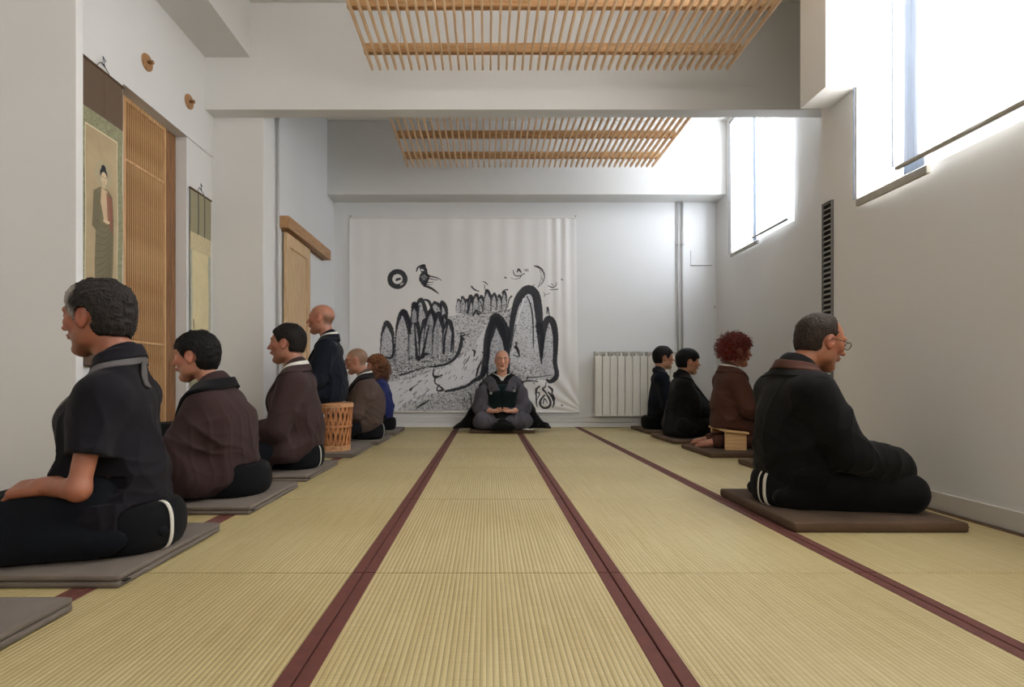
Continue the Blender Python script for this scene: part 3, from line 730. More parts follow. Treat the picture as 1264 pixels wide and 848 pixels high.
def paint2(p, w, hh):
    X, Y = p.X, p.Y; c = p.c
    olive = np.array(srgb((150,142,112))); c[:] = olive
    for x in (w*.36, w*.66):
        m = (abs(X-x) < .010)&(Y < .34); c[m] = np.array(srgb((92,84,70)))
    pat = vnoise(X,Y,150,5)
    m = (Y >= .34)&(Y < .48); c[m] = (np.array(srgb((206,190,150)))*(.85+.3*pat)[...,None])[m]
    m = (Y >= .48)&(Y < hh-.3); c[m] = (np.array(srgb((176,176,158)))*(.8+.4*pat)[...,None])[m]
    m = (Y >= .48)&(Y < hh-.34)&(X > .03)&(X < w-.045); c[m] = (np.array(srgb((218,202,158)))*(.95+.1*vnoise(X,Y,10,6))[...,None])[m]
    st = lambda q, wd: p.stroke([(a*w, hh*b) for a,b in q], wd, srgb((70,62,50)), .85, rough=0, soft=.003)
    st([(.18,.80),(.16,.66),(.14,.58),(.2,.62)], .008); st([(.4,.80),(.45,.66),(.58,.62),(.66,.70),(.68,.80)], .010); st([(.5,.72),(.56,.66),(.6,.74)], .02); st([(.3,.8),(.38,.70),(.44,.66)], .006)
scroll('hanging_scroll', XS, dep(123.6), dep(111.2), wz(70,122.8), wz(449,123.9), paint1, 'tall brown scroll with a standing robed figure painting, behind the man in the polo shirt', mat('knob_blue', (40,62,96), .25))
s2n, s2f = (CX-236.5)/4.07, (CX-262)/4.07
scroll('hanging_scroll', X_NL-.012, dep(s2n), dep(s2f), wz(235,s2n*.985), wz(235,s2n)-1.75, paint2, 'narrow pale scroll with a faint ink sketch on the wall before the pillar', Mdark)
# ================================================================ signed-distance sculpting
f32 = np.float32
def A(*v): return np.array(v, f32)
def smin(a, b, k):
    h = np.clip(.5+.5*(b-a)/k, 0, 1); return b*(1-h)+a*h-k*h*(1-h)
def ssub(a, b, k):            # a minus b
    return -smin(-a, b, k)
def cap(a, b, ra, rb=None, q=None):
    """tapered capsule; q stretches space (>1 makes it wider along that axis)"""
    a = A(*a); b = A(*b); rb = ra if rb is None else rb
    Q = A(*(q or (1,1,1)))
    def f(P):
        p = (P-a)/Q; ba = (b-a)/Q; l2 = float((ba*ba).sum())+1e-9
        t = np.clip((p@ba)/l2, 0, 1); d = p-t[:,None]*ba
        return np.sqrt((d*d).sum(1)) - (ra+(rb-ra)*t)
    f.bb = (np.minimum(a-ra*Q, b-rb*Q), np.maximum(a+ra*Q, b+rb*Q)); return f
def ell(c, r, R=None):
    c = A(*c); r = A(*r)
    def f(P):
        p = P-c
        if R is not None: p = p@R
        k0 = np.sqrt(((p/r)**2).sum(1))+1e-9; k1 = np.sqrt(((p/(r*r))**2).sum(1))+1e-9
        return k0*(k0-1)/k1
    m = float(r.max()); f.bb = (c-m, c+m) if R is not None else (c-r, c+r); return f
def rbox(c, h, r, R=None):
    c = A(*c); h = A(*h)
    def f(P):
        p = P-c
        if R is not None: p = p@R
        q = np.abs(p)-(h-r); return np.sqrt((np.maximum(q,0)**2).sum(1)) + np.minimum(q.max(1),0) - r
    m = float(np.sqrt((h*h).sum())); f.bb = (c-m, c+m) if R is not None else (c-h, c+h); return f
def near(f, c, r):
    """evaluate f only close to c (a cheap bound elsewhere)"""
    c = A(*c)
    def g(P):
        d0 = np.sqrt(((P-c)**2).sum(1)); out = (d0-r*.7).astype(f32)
        m = d0 < r
        if m.any(): out[m] = f(P[m])
        return out
    return g
def field(items):
    """items: (op, k, prim) with op 'u' or 's'"""
    def f(P):
        d = None
        for op, k, p in items:
            e = p(P)
            if d is None: d = e
            elif op == 'u': d = smin(d, e, k)
            else: d = ssub(d, e, k)
        return d
    return f
def rotm(pitch=0, yaw=0, roll=0):
    return (Matrix.Rotation(yaw,3,'Z') @ Matrix.Rotation(pitch,3,'Y') @ Matrix.Rotation(roll,3,'X'))
def xf(f, pos, M, s=1.0):
    Mi = np.array(M, f32); pos = A(*pos)      # columns = local axes
    def g(P): return f(((P-pos)@Mi)/s)*s
    return g
def sculpt(f, lo, hi, h, lip=1.7):
    h = h*RES
    lo = np.array(lo, f32)-h*2; hi = np.array(hi, f32)+h*2
    B = 8; nb = np.ceil((hi-lo)/(h*B)).astype(int); n = nb*B
    # coarse pass
    bc = [lo[i]+(np.arange(nb[i])+.5)*B*h for i in range(3)]
    G = np.stack(np.meshgrid(*bc, indexing='ij'), -1).reshape(-1,3).astype(f32)
    dc = f(G); keep = np.abs(dc) < B*h*.87*lip+h
    D = np.repeat(np.repeat(np.repeat(np.sign(dc).reshape(nb).astype(f32),B,0),B,1),B,2)
    ki = np.argwhere(keep.reshape(nb)); off = np.stack(np.meshgrid(*[np.arange(B)]*3, indexing='ij'),-1).reshape(-1,3)
    for s0 in range(0, len(ki), 600):
        kk = ki[s0:s0+600]
        ij = (kk[:,None,:]*B+off[None]).reshape(-1,3)
        P = lo+(ij+.5).astype(f32)*h
        D[ij[:,0],ij[:,1],ij[:,2]] = f(P.astype(f32))
    # surface nets
    S_ = D < 0
    c = np.zeros(tuple(n-1), np.uint8)
    for dx in (0,1):
        for dy in (0,1):
            for dz in (0,1):
                c += S_[dx:n[0]-1+dx, dy:n[1]-1+dy, dz:n[2]-1+dz]
    act = (c > 0)&(c < 8); ai = np.argwhere(act)
    vid = np.full(act.shape, -1, np.int64); vid[act] = np.arange(len(ai))
    acc = np.zeros((len(ai),3)); cnt = np.zeros(len(ai))
    cor = [(a,b,d) for a in (0,1) for b in (0,1) for d in (0,1)]
    cd = {q: D[ai[:,0]+q[0], ai[:,1]+q[1], ai[:,2]+q[2]] for q in cor}
    for q in cor:
        for ax in range(3):
            if q[ax] == 0:
                r = list(q); r[ax] = 1; r = tuple(r); d0, d1 = cd[q], cd[r]
                m = (d0 < 0) != (d1 < 0); t = d0[m]/(d0[m]-d1[m])
                p = np.tile(np.array(q, float), (m.sum(),1)); p[:,ax] = t
                acc[m] += p; cnt[m] += 1
    V = lo+(ai+.5+acc/np.maximum(cnt,1)[:,None])*h
    F = []
    for ax in range(3):
        sl0 = [slice(1,None)]*3; a_, b_ = [(1,2),(2,0),(0,1)][ax]
        s0 = [slice(1,n[i]-1) for i in range(3)]; s0[ax] = slice(0,n[ax]-1)
        s1 = list(s0); s1[ax] = slice(1,n[ax])
        e = S_[tuple(s0)] != S_[tuple(s1)]; flip = S_[tuple(s0)][e]
        ii = np.argwhere(e)+np.array([s0[i].start for i in range(3)])
        def cell(da, db):
            q = ii.copy(); q[:,a_] -= da; q[:,b_] -= db; return vid[q[:,0],q[:,1],q[:,2]]
        qd = np.stack([cell(1,1), cell(0,1), cell(0,0), cell(1,0)], 1)
        qd[~flip] = qd[~flip][:,::-1]; F.append(qd)
    F = np.concatenate(F); F = F[(F >= 0).all(1)]
    return V, F
def sd_obj(name, f, lo, hi, h, m, parent, color=None, lip=1.7, keep_low=None):
    V, F = sculpt(f, lo, hi, h, lip)
    me = np_mesh(name, V, F)
    if color is not None:
        at = me.color_attributes.new('Col', 'FLOAT_COLOR', 'POINT'); c = np.ones((len(V),4), f32); c[:,:3] = color(V.astype(f32)); at.data.foreach_set('color', c.ravel())
    return fin(name, me, m, parent, smooth=True)

# ---------------------------------------------------------------- materials for people
def skin_mat(name):
    t = NT(name); b = t.b; b.inputs['Roughness'].default_value = .48
    at = t.add('ShaderNodeAttribute', attribute_name='Col')
    tc = t.add('ShaderNodeTexCoord'); nz = t.add('ShaderNodeTexNoise'); nz.inputs['Scale'].default_value = 22; nz.inputs['Detail'].default_value = 4
    t.link(tc.outputs['Object'], nz.inputs['Vector'])
    mr = t.add('ShaderNodeMapRange'); mr.inputs['From Min'].default_value = .3; mr.inputs['From Max'].default_value = .7; mr.inputs['To Min'].default_value = .86; mr.inputs['To Max'].default_value = 1.1
    t.link(nz.outputs['Fac'], mr.inputs['Value']); vm = t.add('ShaderNodeVectorMath', operation='SCALE')
    t.link(at.outputs['Color'], vm.inputs[0]); t.link(mr.outputs[0], vm.inputs['Scale']); t.link(vm.outputs[0], b.inputs['Base Color'])
    b.inputs['Subsurface Weight'].default_value = .12; b.inputs['Subsurface Radius'].default_value = (.012,.005,.003); b.inputs['Subsurface Scale'].default_value = .6
    n2 = t.add('ShaderNodeTexNoise'); n2.inputs['Scale'].default_value = 260; t.link(tc.outputs['Object'], n2.inputs['Vector'])
    bp = t.add('ShaderNodeBump'); bp.inputs['Strength'].default_value = .25; bp.inputs['Distance'].default_value = .0006
    t.link(n2.outputs['Fac'], bp.inputs['Height']); t.link(bp.outputs[0], b.inputs['Normal'])
    return t.m
Mskin = skin_mat('skin')
def hair_mat(name, stretch=(1,1,.25), sc_=160):
    t = NT(name); b = t.b; b.inputs['Roughness'].default_value = .62; b.inputs['Specular IOR Level'].default_value = .16
    at = t.add('ShaderNodeAttribute', attribute_name='Col')
    tc = t.add('ShaderNodeTexCoord'); mp = t.add('ShaderNodeMapping'); mp.inputs['Scale'].default_value = stretch; t.link(tc.outputs['Object'], mp.inputs[0])
    nz = t.add('ShaderNodeTexNoise'); nz.inputs['Scale'].default_value = sc_; nz.inputs['Detail'].default_value = 3; nz.inputs['Distortion'].default_value = .4
    t.link(mp.outputs[0], nz.inputs['Vector'])
    mr = t.add('ShaderNodeMapRange'); mr.inputs['From Min'].default_value = .3; mr.inputs['From Max'].default_value = .7; mr.inputs['To Min'].default_value = .45; mr.inputs['To Max'].default_value = 1.6
    t.link(nz.outputs['Fac'], mr.inputs['Value']); vm = t.add('ShaderNodeVectorMath', operation='SCALE')
    t.link(at.outputs['Color'], vm.inputs[0]); t.link(mr.outputs[0], vm.inputs['Scale']); t.link(vm.outputs[0], b.inputs['Base Color'])
    bp = t.add('ShaderNodeBump'); bp.inputs['Strength'].default_value = .9; bp.inputs['Distance'].default_value = .003
    t.link(nz.outputs['Fac'], bp.inputs['Height']); t.link(bp.outputs[0], b.inputs['Normal'])
    return t.m
Mhair = hair_mat('hair')
def cloth(name, rgb, rough=.85, sheen=.15, bs=700):
    return mat(name, rgb, rough, .10, 5, .35, bs, spec=.18, sheen=sheen*.25, dist=.0012)

# ---------------------------------------------------------------- anatomy
def head_field(female=0, jaw=1.0, nose=1.0, fat=0.0):
    g = fat
    it = [('u',0,ell((-.016,0,.034),(.096,.075,.084))),
          ('u',.03,ell((.022,0,-.020),(.064,.059+.5*g,.086))),
          ('u',.02,cap((.028,.030,-.070),(.052,.0,-.094),.026*jaw,.024*jaw)),
          ('u',.02,cap((.028,-.030,-.070),(.052,.0,-.094),.026*jaw,.024*jaw)),
          ('u',.025,ell((.000,.048+g,-.050),(.030,.016,.034))), ('u',.025,ell((.000,-.048-g,-.050),(.030,.016,.034))),
          ('u',.012,ell((.072,0,-.098),(.014,.018,.014))),
          ('u',.015,cap((.072,-.040,.030),(.078,0,.026),.011,.012)), ('u',.015,cap((.072,.040,.030),(.078,0,.026),.011,.012)),
          ('u',.02,ell((.058,.040,-.012),(.022,.018,.018))), ('u',.02,ell((.058,-.040,-.012),(.022,.018,.018))),
          ('s',.014,ell((.094,.031,.012),(.018,.019,.013))), ('s',.014,ell((.094,-.031,.012),(.018,.019,.013))),
          ('u',.004,ell((.073,.031,.012),(.0125,.015,.0115))), ('u',.004,ell((.073,-.031,.012),(.0125,.015,.0115))),
          ('u',.008,cap((.080,0,.022),(.098+.006*nose,0,-.018),.007,.0095)),
          ('u',.006,ell((.100+.008*nose,0,-.024),(.012,.010,.009))),
          ('u',.006,ell((.092,.012,-.028),(.010,.007,.007))), ('u',.006,ell((.092,-.012,-.028),(.010,.007,.007))),
          ('u',.010,ell((.078,0,-.052),(.016,.026,.018))),
          ('u',.004,ell((.0925,0,-.049),(.007,.021,.0052))), ('u',.004,ell((.0905,0,-.0585),(.008,.018,.0060))),
          ('s',.003,cap((.100,-.020,-.0535),(.100,.020,-.0535),.0024)),
          ('s',.010,ell((.093,0,-.073),(.010,.020,.007)))]
    R = rotm(.12, 0, 0)
    for sg in (1,-1):
        Re = np.array(Matrix.Rotation(sg*.35,3,'Z') @ Matrix.Rotation(-.15,3,'Y'), f32)
        it += [('u',.006,ell((-.008,sg*.076,-.002),(.019,.0085,.032),Re)), ('s',.003,ell((-.002,sg*.086,.003),(.0095,.006,.017),Re)),
               ('u',.004,ell((-.004,sg*.074,-.026),(.009,.006,.010)))]
    return field(it)
def skin_color(M, hc, s, tone, beard=0, stub=None, brow=(.06,.045,.035), lip=None):
    tone = np.array(srgb(tone)); Mi = np.array(M, f32); brow = np.array(brow)
    lipc = np.array(lip) if lip is not None else tone*np.array((.85,.55,.55))
    def f(V):
        p = ((V-A(*hc))@Mi)/s; c = np.tile(tone, (len(V),1))
        r = np.sqrt((p*p).sum(1)); hd = r < .2
        def g(cx, cy, cz, rx, ry, rz):
            q = ((p[:,0]-cx)/rx)**2+((np.abs(p[:,1])-cy)/ry)**2+((p[:,2]-cz)/rz)**2
            return np.clip((1.3-q)*2.2, 0, 1)[:,None]*hd[:,None]
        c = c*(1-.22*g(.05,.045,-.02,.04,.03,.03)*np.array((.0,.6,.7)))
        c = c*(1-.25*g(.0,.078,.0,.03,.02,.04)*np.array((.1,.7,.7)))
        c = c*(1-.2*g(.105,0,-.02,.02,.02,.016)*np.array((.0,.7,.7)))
        if stub:
            ed = np.where(p[:,2] > .03, stub[0]-p[:,0], np.where(p[:,0] > -.025, -1, -.02-p[:,0])); m_ = np.clip(ed*45,0,1)*np.clip((p[:,2]-stub[1])*50,0,1)*hd
            if len(stub) > 3: m_ = m_*np.clip((stub[3]-p[:,2])*30,0,1)
            ear = np.clip((np.sqrt((p[:,0]+.006)**2+(p[:,2]*.85)**2)-.030)*80,0,1); m_ = m_*ear
            c = c*(1-m_[:,None]*.75)+np.array(srgb(stub[2]))*m_[:,None]*.75
        if beard:
            b = np.clip((-.035-p[:,2])*40,0,1)*np.clip((p[:,0]-.0)*40,0,1)*np.clip((p[:,2]+.14)*30,0,1)*hd; c = c*(1-beard*b[:,None]*np.array((.45,.42,.38)))
        a = g(.094,0,-.054,.014,.021,.0095); c = c*(1-.8*a)+lipc*.8*a
        a = g(.083,.031,.031-.0,.016,.021,.0050); c = c*(1-.85*a)+brow*.85*a
        a = g(.086,.031,.0065,.012,.0145,.0022); c = c*(1-.8*a)+brow*.8*a
        return np.clip(c,0,1)
    return f
def hand_items(w, d, nrm, curl=.5, thumb_side=1, s=1.0, spread=.12):
    """w: wrist, d: towards the fingers, nrm: palm normal (fingers curl towards it)"""
    w = Vector(w); d = Vector(d).normalized(); nrm = Vector(nrm); nrm = (nrm-d*nrm.dot(d)).normalized(); sd = d.cross(nrm)*thumb_side
    R = np.array(Matrix((d, sd, nrm)).transposed(), f32)
    it = [('u',.02,cap(tuple(w-d*.03*s), tuple(w+d*.015*s), .024*s, .024*s)), ('u',.015,rbox(tuple(w+d*.048*s),(.046*s,.040*s,.015*s),.014*s,R))]
    Ls = [(.043,.027,.022),(.047,.030,.024),(.044,.028,.023),(.034,.021,.019)]
    for k in range(4):
        off = (.030-.020*k)*s; p = w+d*.088*s+sd*off - d*(.004*abs(k-1.2))*s; a = 0; fd = (d+sd*(.5-k/3.)*spread*2).normalized(); r = (.0098,.0100,.0094,.0084)[k]*s
        p0 = w+d*.055*s+sd*off*.9; it.append(('u',.006,cap(tuple(p0),tuple(p),r*1.15,r*1.08)))
        for j,L in enumerate(Ls[k]):
            a += curl*(.9,1.1,.8)[j]*(1+.06*k); q = p+(fd*math.cos(a)+nrm*math.sin(a))*L*s
            it.append(('u',.003,cap(tuple(p),tuple(q),r*(1-.06*j),r*(.95-.06*j)))); p = q
    p = w+d*.018*s+sd*.030*s
    for L,(cd,cs,cn),r in ((.040,(.62,.70,.25),.0135),(.032,(.88,.34,.30),.0110),(.026,(.95,.05,.32),.0098)):
        v = (d*cd+sd*cs+nrm*cn).normalized(); q = p+v*L*s; it.append(('u',.008 if r > .012 else .003,cap(tuple(p),tuple(q),r*s,r*.92*s))); p = q
    return it
def foldfn(seed, amp, f=1.0, dirv=(0,0,1)):
    """soft cloth folds: a few warped ridge families running roughly along dirv"""
    r = np.random.default_rng(seed); ph = r.random(12)*6.28; k = r.normal(size=(4,3)); k /= np.linalg.norm(k,axis=1)[:,None]
    dv = np.array(dirv, float); dv /= np.linalg.norm(dv)
    k = k - (k@dv)[:,None]*dv*.75; k = (k*np.array([13,21,30,44])[:,None]*f).astype(f32)
    def g(P):
        w = P + .045*np.sin(P[:,[1,2,0]]*A(8,6,9)*f+A(*ph[6:9])) + .012*np.sin(P[:,[2,0,1]]*A(23,19,27)*f+A(*ph[8:11]))
        d = np.zeros(len(P), f32)
        for i in range(4):
            s_ = np.sin(w@k[i]+ph[i]); e = np.clip(.5+.7*np.sin(w@k[(i+1)%4]*.31+ph[i+4]),0,1); d += (1-np.abs(s_))**2.2*(1,.8,.5,.3)[i]*e
        return (d-.35)*amp
    return g
def with_folds(f, g, mask=None):
    def h(P):
        d = f(P); m = np.abs(d) < .06
        if m.any():
            e = g(P[m])
            if mask is not None: e = e*mask(P[m])
            d = d.copy(); d[m] -= e
        return d
    return h
def mir(p): return (p[0], -p[1], p[2])

class Person:
    """local frame: x forward, y to the figure's left, z up, origin on the mat top under the hips"""
    def __init__(s, **k):
        s.__dict__.update(dict(hip=(0,0,.20), chest=(.02,0,.44), neck=(.02,0,.60), head=(.075,0,.75), pitch=0.05, yaw=0, hs=1.05,
            shw=.175, shz=.545, shf=.0, elb=(.05,.24,.27), wrist=(.20,.10,.19), legs='cross', knee=None, tone=(190,140,115), female=0, beard=0, nose=1., jaw=1., fat=0,
            h=.006, sock=1.1, bulk=1.0, hipr=.145, brow=(.06,.045,.035)))
        s.__dict__.update(k)
        s.M = rotm(s.pitch, s.yaw)
        if s.legs == 'seiza':
            s.K = s.knee or (.44,.13,.085); s.F1 = (.02,.17,.055); s.T = (-.12,.16,.045)
        elif s.legs == 'bench':
            s.K = s.knee or (.42,.12,.075); s.F1 = (-.12,.10,.055); s.T = (-.25,.09,.03)
        elif s.legs == 'chair':
            s.K = s.knee or (.42,.12,.48); s.F1 = (.42,.12,.10); s.T = (.55,.12,.04)
        else:
            s.K = s.knee or (.33,.29,.085); s.F1 = (.30,-.04,.06); s.T = (.26,-.16,.06)
    seatf = None
    def seat(s, zx, zy, px, py, rz, r, h):
        dx, dy = zx-px, zy-py; lx, ly = dx*math.cos(rz)+dy*math.sin(rz), -dx*math.sin(rz)+dy*math.cos(rz)
        def f(P):
            q = np.stack([np.hypot(P[:,0]-lx, P[:,1]-ly)-(r-.03), np.abs(P[:,2]-h/2)-(h/2-.03)], 1)
            return np.sqrt((np.maximum(q,0)**2).sum(1)) + np.minimum(q.max(1),0) - .03
        s.seatf = f
    def cut(s, d, P):
        return d if s.seatf is None else ssub(d, s.seatf(P)-.001, .006)
    def legs_items(s, r=1.0, add=0.0):
        it = []
        for sg in (1,-1):
            m = (lambda p: (p[0], sg*p[1], p[2]))
            hp = (s.hip[0]+.02, sg*.09, s.hip[2]-.015); 
            f1 = m(s.F1); t = m(s.T)
            if s.legs == 'cross' and sg < 0: f1 = (f1[0]-.12, f1[1], f1[2]); t = (t[0]-.12, t[1], t[2])
            it += [('u',.04,cap(hp, m(s.K), .085*r+add, .056*r+add)), ('u',.03,cap(m(s.K), f1, .055*r+add, .038*r+add))]
            if add == 0: it += [('u',.02,cap(f1, t, .034, .026))]
            else: it += [('u',.02,cap(f1, tuple(np.array(f1)*(1-s.sock)+np.array(t)*s.sock), .038*r+add*.7, .032*r+add*.4))]
        return it
    def arms_items(s, r=1.0, add=0.0, cuff=0.0, to=1.0):
        it = []
        for sg in (1,-1):
            sh = (s.shf, sg*s.shw, s.shz-.02); e = (s.elb[0], sg*s.elb[1], s.elb[2]); w = (s.wrist[0], sg*s.wrist[1], s.wrist[2])
            e2 = e if to >= 1 else tuple(np.array(sh)+(np.array(e)-np.array(sh))*to)
            it.append(('u',.035,cap(sh, e2, .050*r+add+s.armadd, (.042*r+add)+s.armadd+(cuff if to < 1 else 0))))
            if to > 1: 
                w2 = tuple(np.array(e)+(np.array(w)-np.array(e))*(to-1)); it.append(('u',.02,cap(e, w2, .038*r+add, .030*r+add+cuff)))
        return it
    def torso_items(s, add=0.0, wide=1.0, hips=1.0):
        hz = s.hip; n = s.neck; c = s.chest
        mid = ((hz[0]+c[0])/2-.015, 0, (hz[2]+c[2])/2)
        return [('u',.0,cap(hz, mid, s.hipr*.86*hips+add, s.hipr*.74+add, (1,1.28*wide,1))),
              ('u',.05,cap(mid, c, s.hipr*.74*s.bulk+add, s.hipr*.76*s.bulk+add, (1,1.35*wide,1))),
              ('u',.05,cap(c, (n[0]-.01,0,s.shz-.045), s.hipr*.74*s.bulk+add, .070+add, (1,1.5*wide,1))),
              ('u',.05,cap((s.shf-.01,s.shw-.02,s.shz-.035),(s.shf-.01,-s.shw+.02,s.shz-.035), .050+add)),
              ('u',.05,cap((s.shf-.01,s.shw-.04,s.shz-.02),(n[0]-.012,.02,n[2]+.01), .038+add,.040+add)), ('u',.05,cap((s.shf-.01,-s.shw+.04,s.shz-.02),(n[0]-.012,-.02,n[2]+.01), .038+add,.040+add))]
    def base_z(s, f, z=.004):
        def g(P): return np.maximum(f(P), z-P[:,2])
        return g
    def body(s, root, hand=True, arms=True):
        hf = near(xf(head_field(s.female, s.jaw, s.nose, s.fat), s.head, s.M, s.hs), s.head, .24)
        nk0 = s.head + np.array(s.M @ Vector((-.028,0,-.045)))*s.hs; nk0 = tuple(nk0)
        it = s.torso_items(-.012)+s.arms_items(.95,-.004,0,2)+s.legs_items(.92)
        it += [('u',.03,cap(nk0, (s.neck[0]-.015,0,s.neck[2]-.02), .053*s.hs if not s.female else .045*s.hs, .058 if not s.female else .05))]
        base = field(it)
        hands = []
        if hand:
            for sg in (1,-1):
                w = Vector((s.wrist[0], sg*s.wrist[1], s.wrist[2])); e = Vector((s.elb[0], sg*s.elb[1], s.elb[2]))
                d, n_, c_ = s.handdir(sg, w, e)
                hi_ = field(hand_items(w, d, n_, c_, thumb_side=s.thumb(sg)))
                hands.append((near(hi_, tuple(w+Vector(d).normalized()*.08), .16), w))
        def f(P):
            d = smin(base(P), hf(P), .022)
            for hh, w in hands: d = smin(d, hh(P), .012)
            return s.cut(np.maximum(d, .003-P[:,2]), P)
        hi = (max(s.K[0], s.T[0])+.12, s.K[1]+.12, s.head[2]+.17); lo = (min(-.2,s.T[0]-.06), -max(s.K[1],.25)-.12, 0)
        if s.legs != 'chair': hi = (max(hi[0],.5), max(hi[1],.36), hi[2])
        lo = (lo[0], min(lo[1],-.36), 0)
        s.bounds = (lo, hi)
        return sd_obj('body', f, lo, hi, s.h*.85, Mskin, root, skin_color(s.M, s.head, s.hs, s.tone, s.beard, s.stub, s.brow))
    handd = None
    def handdir(s, sg, w, e):
        if s.handd: d, n, c = s.handd; return Vector((d[0], sg*d[1], d[2])), Vector((n[0], sg*n[1], n[2])), c
        return Vector((.35,-sg*.9,-.05)), Vector((0.2,0,1)), .28      # resting palm up in the lap, fingers to the middle
    def thumb(s, sg): 
        # the thumb points forward, away from the belly
        return -sg if not s.handd else getattr(s, 'thumbs', 1)*sg
    def jacket(s, root, m, name='jacket', add=.016, sleeve=1.95, cuff=.022, wide=1.04, folds=.007, seed=1, hem=.13, lap=True, open_=.0, skirt=None, extra=(), neckcut=True):
        it = s.torso_items(add, wide) + s.arms_items(1.05, add+.004, cuff, sleeve)
        if skirt: it += skirt
        it += list(extra)
        f0 = field(it)
        fo = foldfn(seed, folds, 1.0, (.1,0,1))
        fo1, fo2 = fo, foldfn(seed+7, folds*.9, 1.25, (.35,1,.25))
        def fo(P): return fo1(P)+fo2(P)*np.clip(1.15-np.abs(P[:,2]-s.hip[2]-.08)*6,0,1)
        f1 = with_folds(f0, fo, lambda P: np.clip((s.shz+.03-P[:,2])*8,.15,1)*np.clip(1.1-(P[:,0]-.12)*6,.35,1))
        cuts = []
        nz = s.neck; Mh = s.M
        hollow = cap((nz[0]+.01,0,nz[2]-.035),(nz[0]+.035,0,nz[2]+.12), .052, .075) if neckcut else None
        e2s = []
        if sleeve < 1:
            for sg in (1,-1):
                sh = np.array((s.shf, sg*s.shw, s.shz-.02), f32); e = np.array((s.elb[0], sg*s.elb[1], s.elb[2]), f32); e2 = sh+(e-sh)*sleeve; e2s.append((e2+(e-sh)/np.linalg.norm(e-sh)*.02, (e-sh)/np.linalg.norm(e-sh), sg))
        def f(P):
            d = f1(P)
            for e2, dr, sg in e2s:
                m = (((P-e2)**2).sum(1) < .0225)&(P[:,1]*sg > .150)
                d[m] = np.maximum(d[m], (P[m]-e2)@dr)
            if hollow is not None: d = ssub(d, hollow(P), .008)
            hz = hem
            return s.cut(np.maximum(d, hz-P[:,2]) if hem else d, P)
        s.jf = f1
        lo, hi = s.bounds
        o = sd_obj(name, f, (lo[0]-.12,lo[1]-.06,0), (hi[0]+.05,hi[1]+.06,s.neck[2]+.12), s.h, m, root, lip=2.1)
        return o
    def pants(s, root, m, name='trousers', add=.018, seed=5, folds=.005, extra=()):
        it = [('u',0,cap(s.hip,(s.hip[0],0,s.hip[2]+.03), s.hipr*.86+add-.012, s.hipr*.74+add-.012, (1,1.26,1)))]+s.legs_items(1.0, add)+list(extra)
        f0 = with_folds(field(it), foldfn(seed, folds, 1.1, (1,0,.2)))
        def f(P): return s.cut(np.maximum(f0(P), .004-P[:,2]), P)
        lo, hi = s.bounds
        return sd_obj(name, f, (lo[0]-.12,lo[1]-.08,0), (hi[0]+.08,hi[1]+.08,s.hip[2]+.22), s.h, m, root, lip=2.1)
    def surf(s, az, z, c=None, off=0.0, far=.42):
        """points on the clothes at azimuth az (0 = front) and height z round the neck axis"""
        c = c or (s.neck[0]-.012, 0)
        nk = cap((s.neck[0]-.02,0,s.neck[2]-.05), (s.neck[0]-.0,0,s.neck[2]+.10), .060*s.nr, .054*s.nr)
        az = np.asarray(az, f32); z = np.asarray(z, f32); T_ = np.linspace(far, .02, 80, dtype=f32)
        D = np.stack([np.cos(az), np.sin(az), np.zeros_like(az)], -1)
        P = D[:,None,:]*T_[None,:,None]; P[...,0] += c[0]; P[...,1] += c[1]; P[...,2] += z[:,None]
        d = np.minimum(s.jf(P.reshape(-1,3)), nk(P.reshape(-1,3))).reshape(len(az), 80)
        hit = (d < 0).argmax(1); hit[(d >= 0).all(1)] = 79
        h0 = np.maximum(hit-1, 0); i = np.arange(len(az)); d0, d1 = d[i,h0], d[i,hit]; t = np.where(d0 > d1, d0/(d0-d1+1e-9), 0)
        R = T_[h0]+(T_[hit]-T_[h0])*np.clip(t,0,1)
        for _ in range(2): R[1:-1] = (R[:-2]+R[1:-1]*2+R[2:])/4
        R = R+off
        return np.stack([c[0]+np.cos(az)*R, c[1]+np.sin(az)*R, z], -1)
    armadd = 0; nr = 1.0; stub = None
    def ribbon(s, root, name, m, path, w, th=.008, off=.004, n=60, c=None):
        """path: (azimuth in degrees, height above the mat) control points"""
        q = np.array(path, float); u = np.linspace(0, 1, len(q)); t = np.linspace(0, 1, n)
        def cr(v):
            out = []
            for tt in t:
                k = min(int(tt*(len(q)-1)), len(q)-2); f = tt*(len(q)-1)-k
                p0, p1, p2, p3 = v[max(k-1,0)], v[k], v[k+1], v[min(k+2,len(q)-1)]
                out.append(.5*((2*p1)+(-p0+p2)*f+(2*p0-5*p1+4*p2-p3)*f*f+(-p0+3*p1-3*p2+p3)*f**3))
            return np.array(out)
        az, z = cr(np.radians(q[:,0])), cr(q[:,1]); r = .09
        da, dz = np.gradient(az)*r, np.gradient(z); L = np.hypot(da, dz)+1e-9; na, nz_ = -dz/L/r, da/L
        E_ = []
        for k in (-1,-.33,.33,1):
            E_.append(s.surf(az+na*w*.5*k, z+nz_*w*.5*k, c, off+th*.5))
        mb = MB(); 
        for i in range(n):
            for e in E_: mb.v.append(tuple(e[i]))
        for i in range(n-1):
            for j in range(3): mb.f.append((i*4+j, i*4+j+1, (i+1)*4+j+1, (i+1)*4+j))
        return mb.build(name, m, root, smooth=True, solid=th, subd=1)
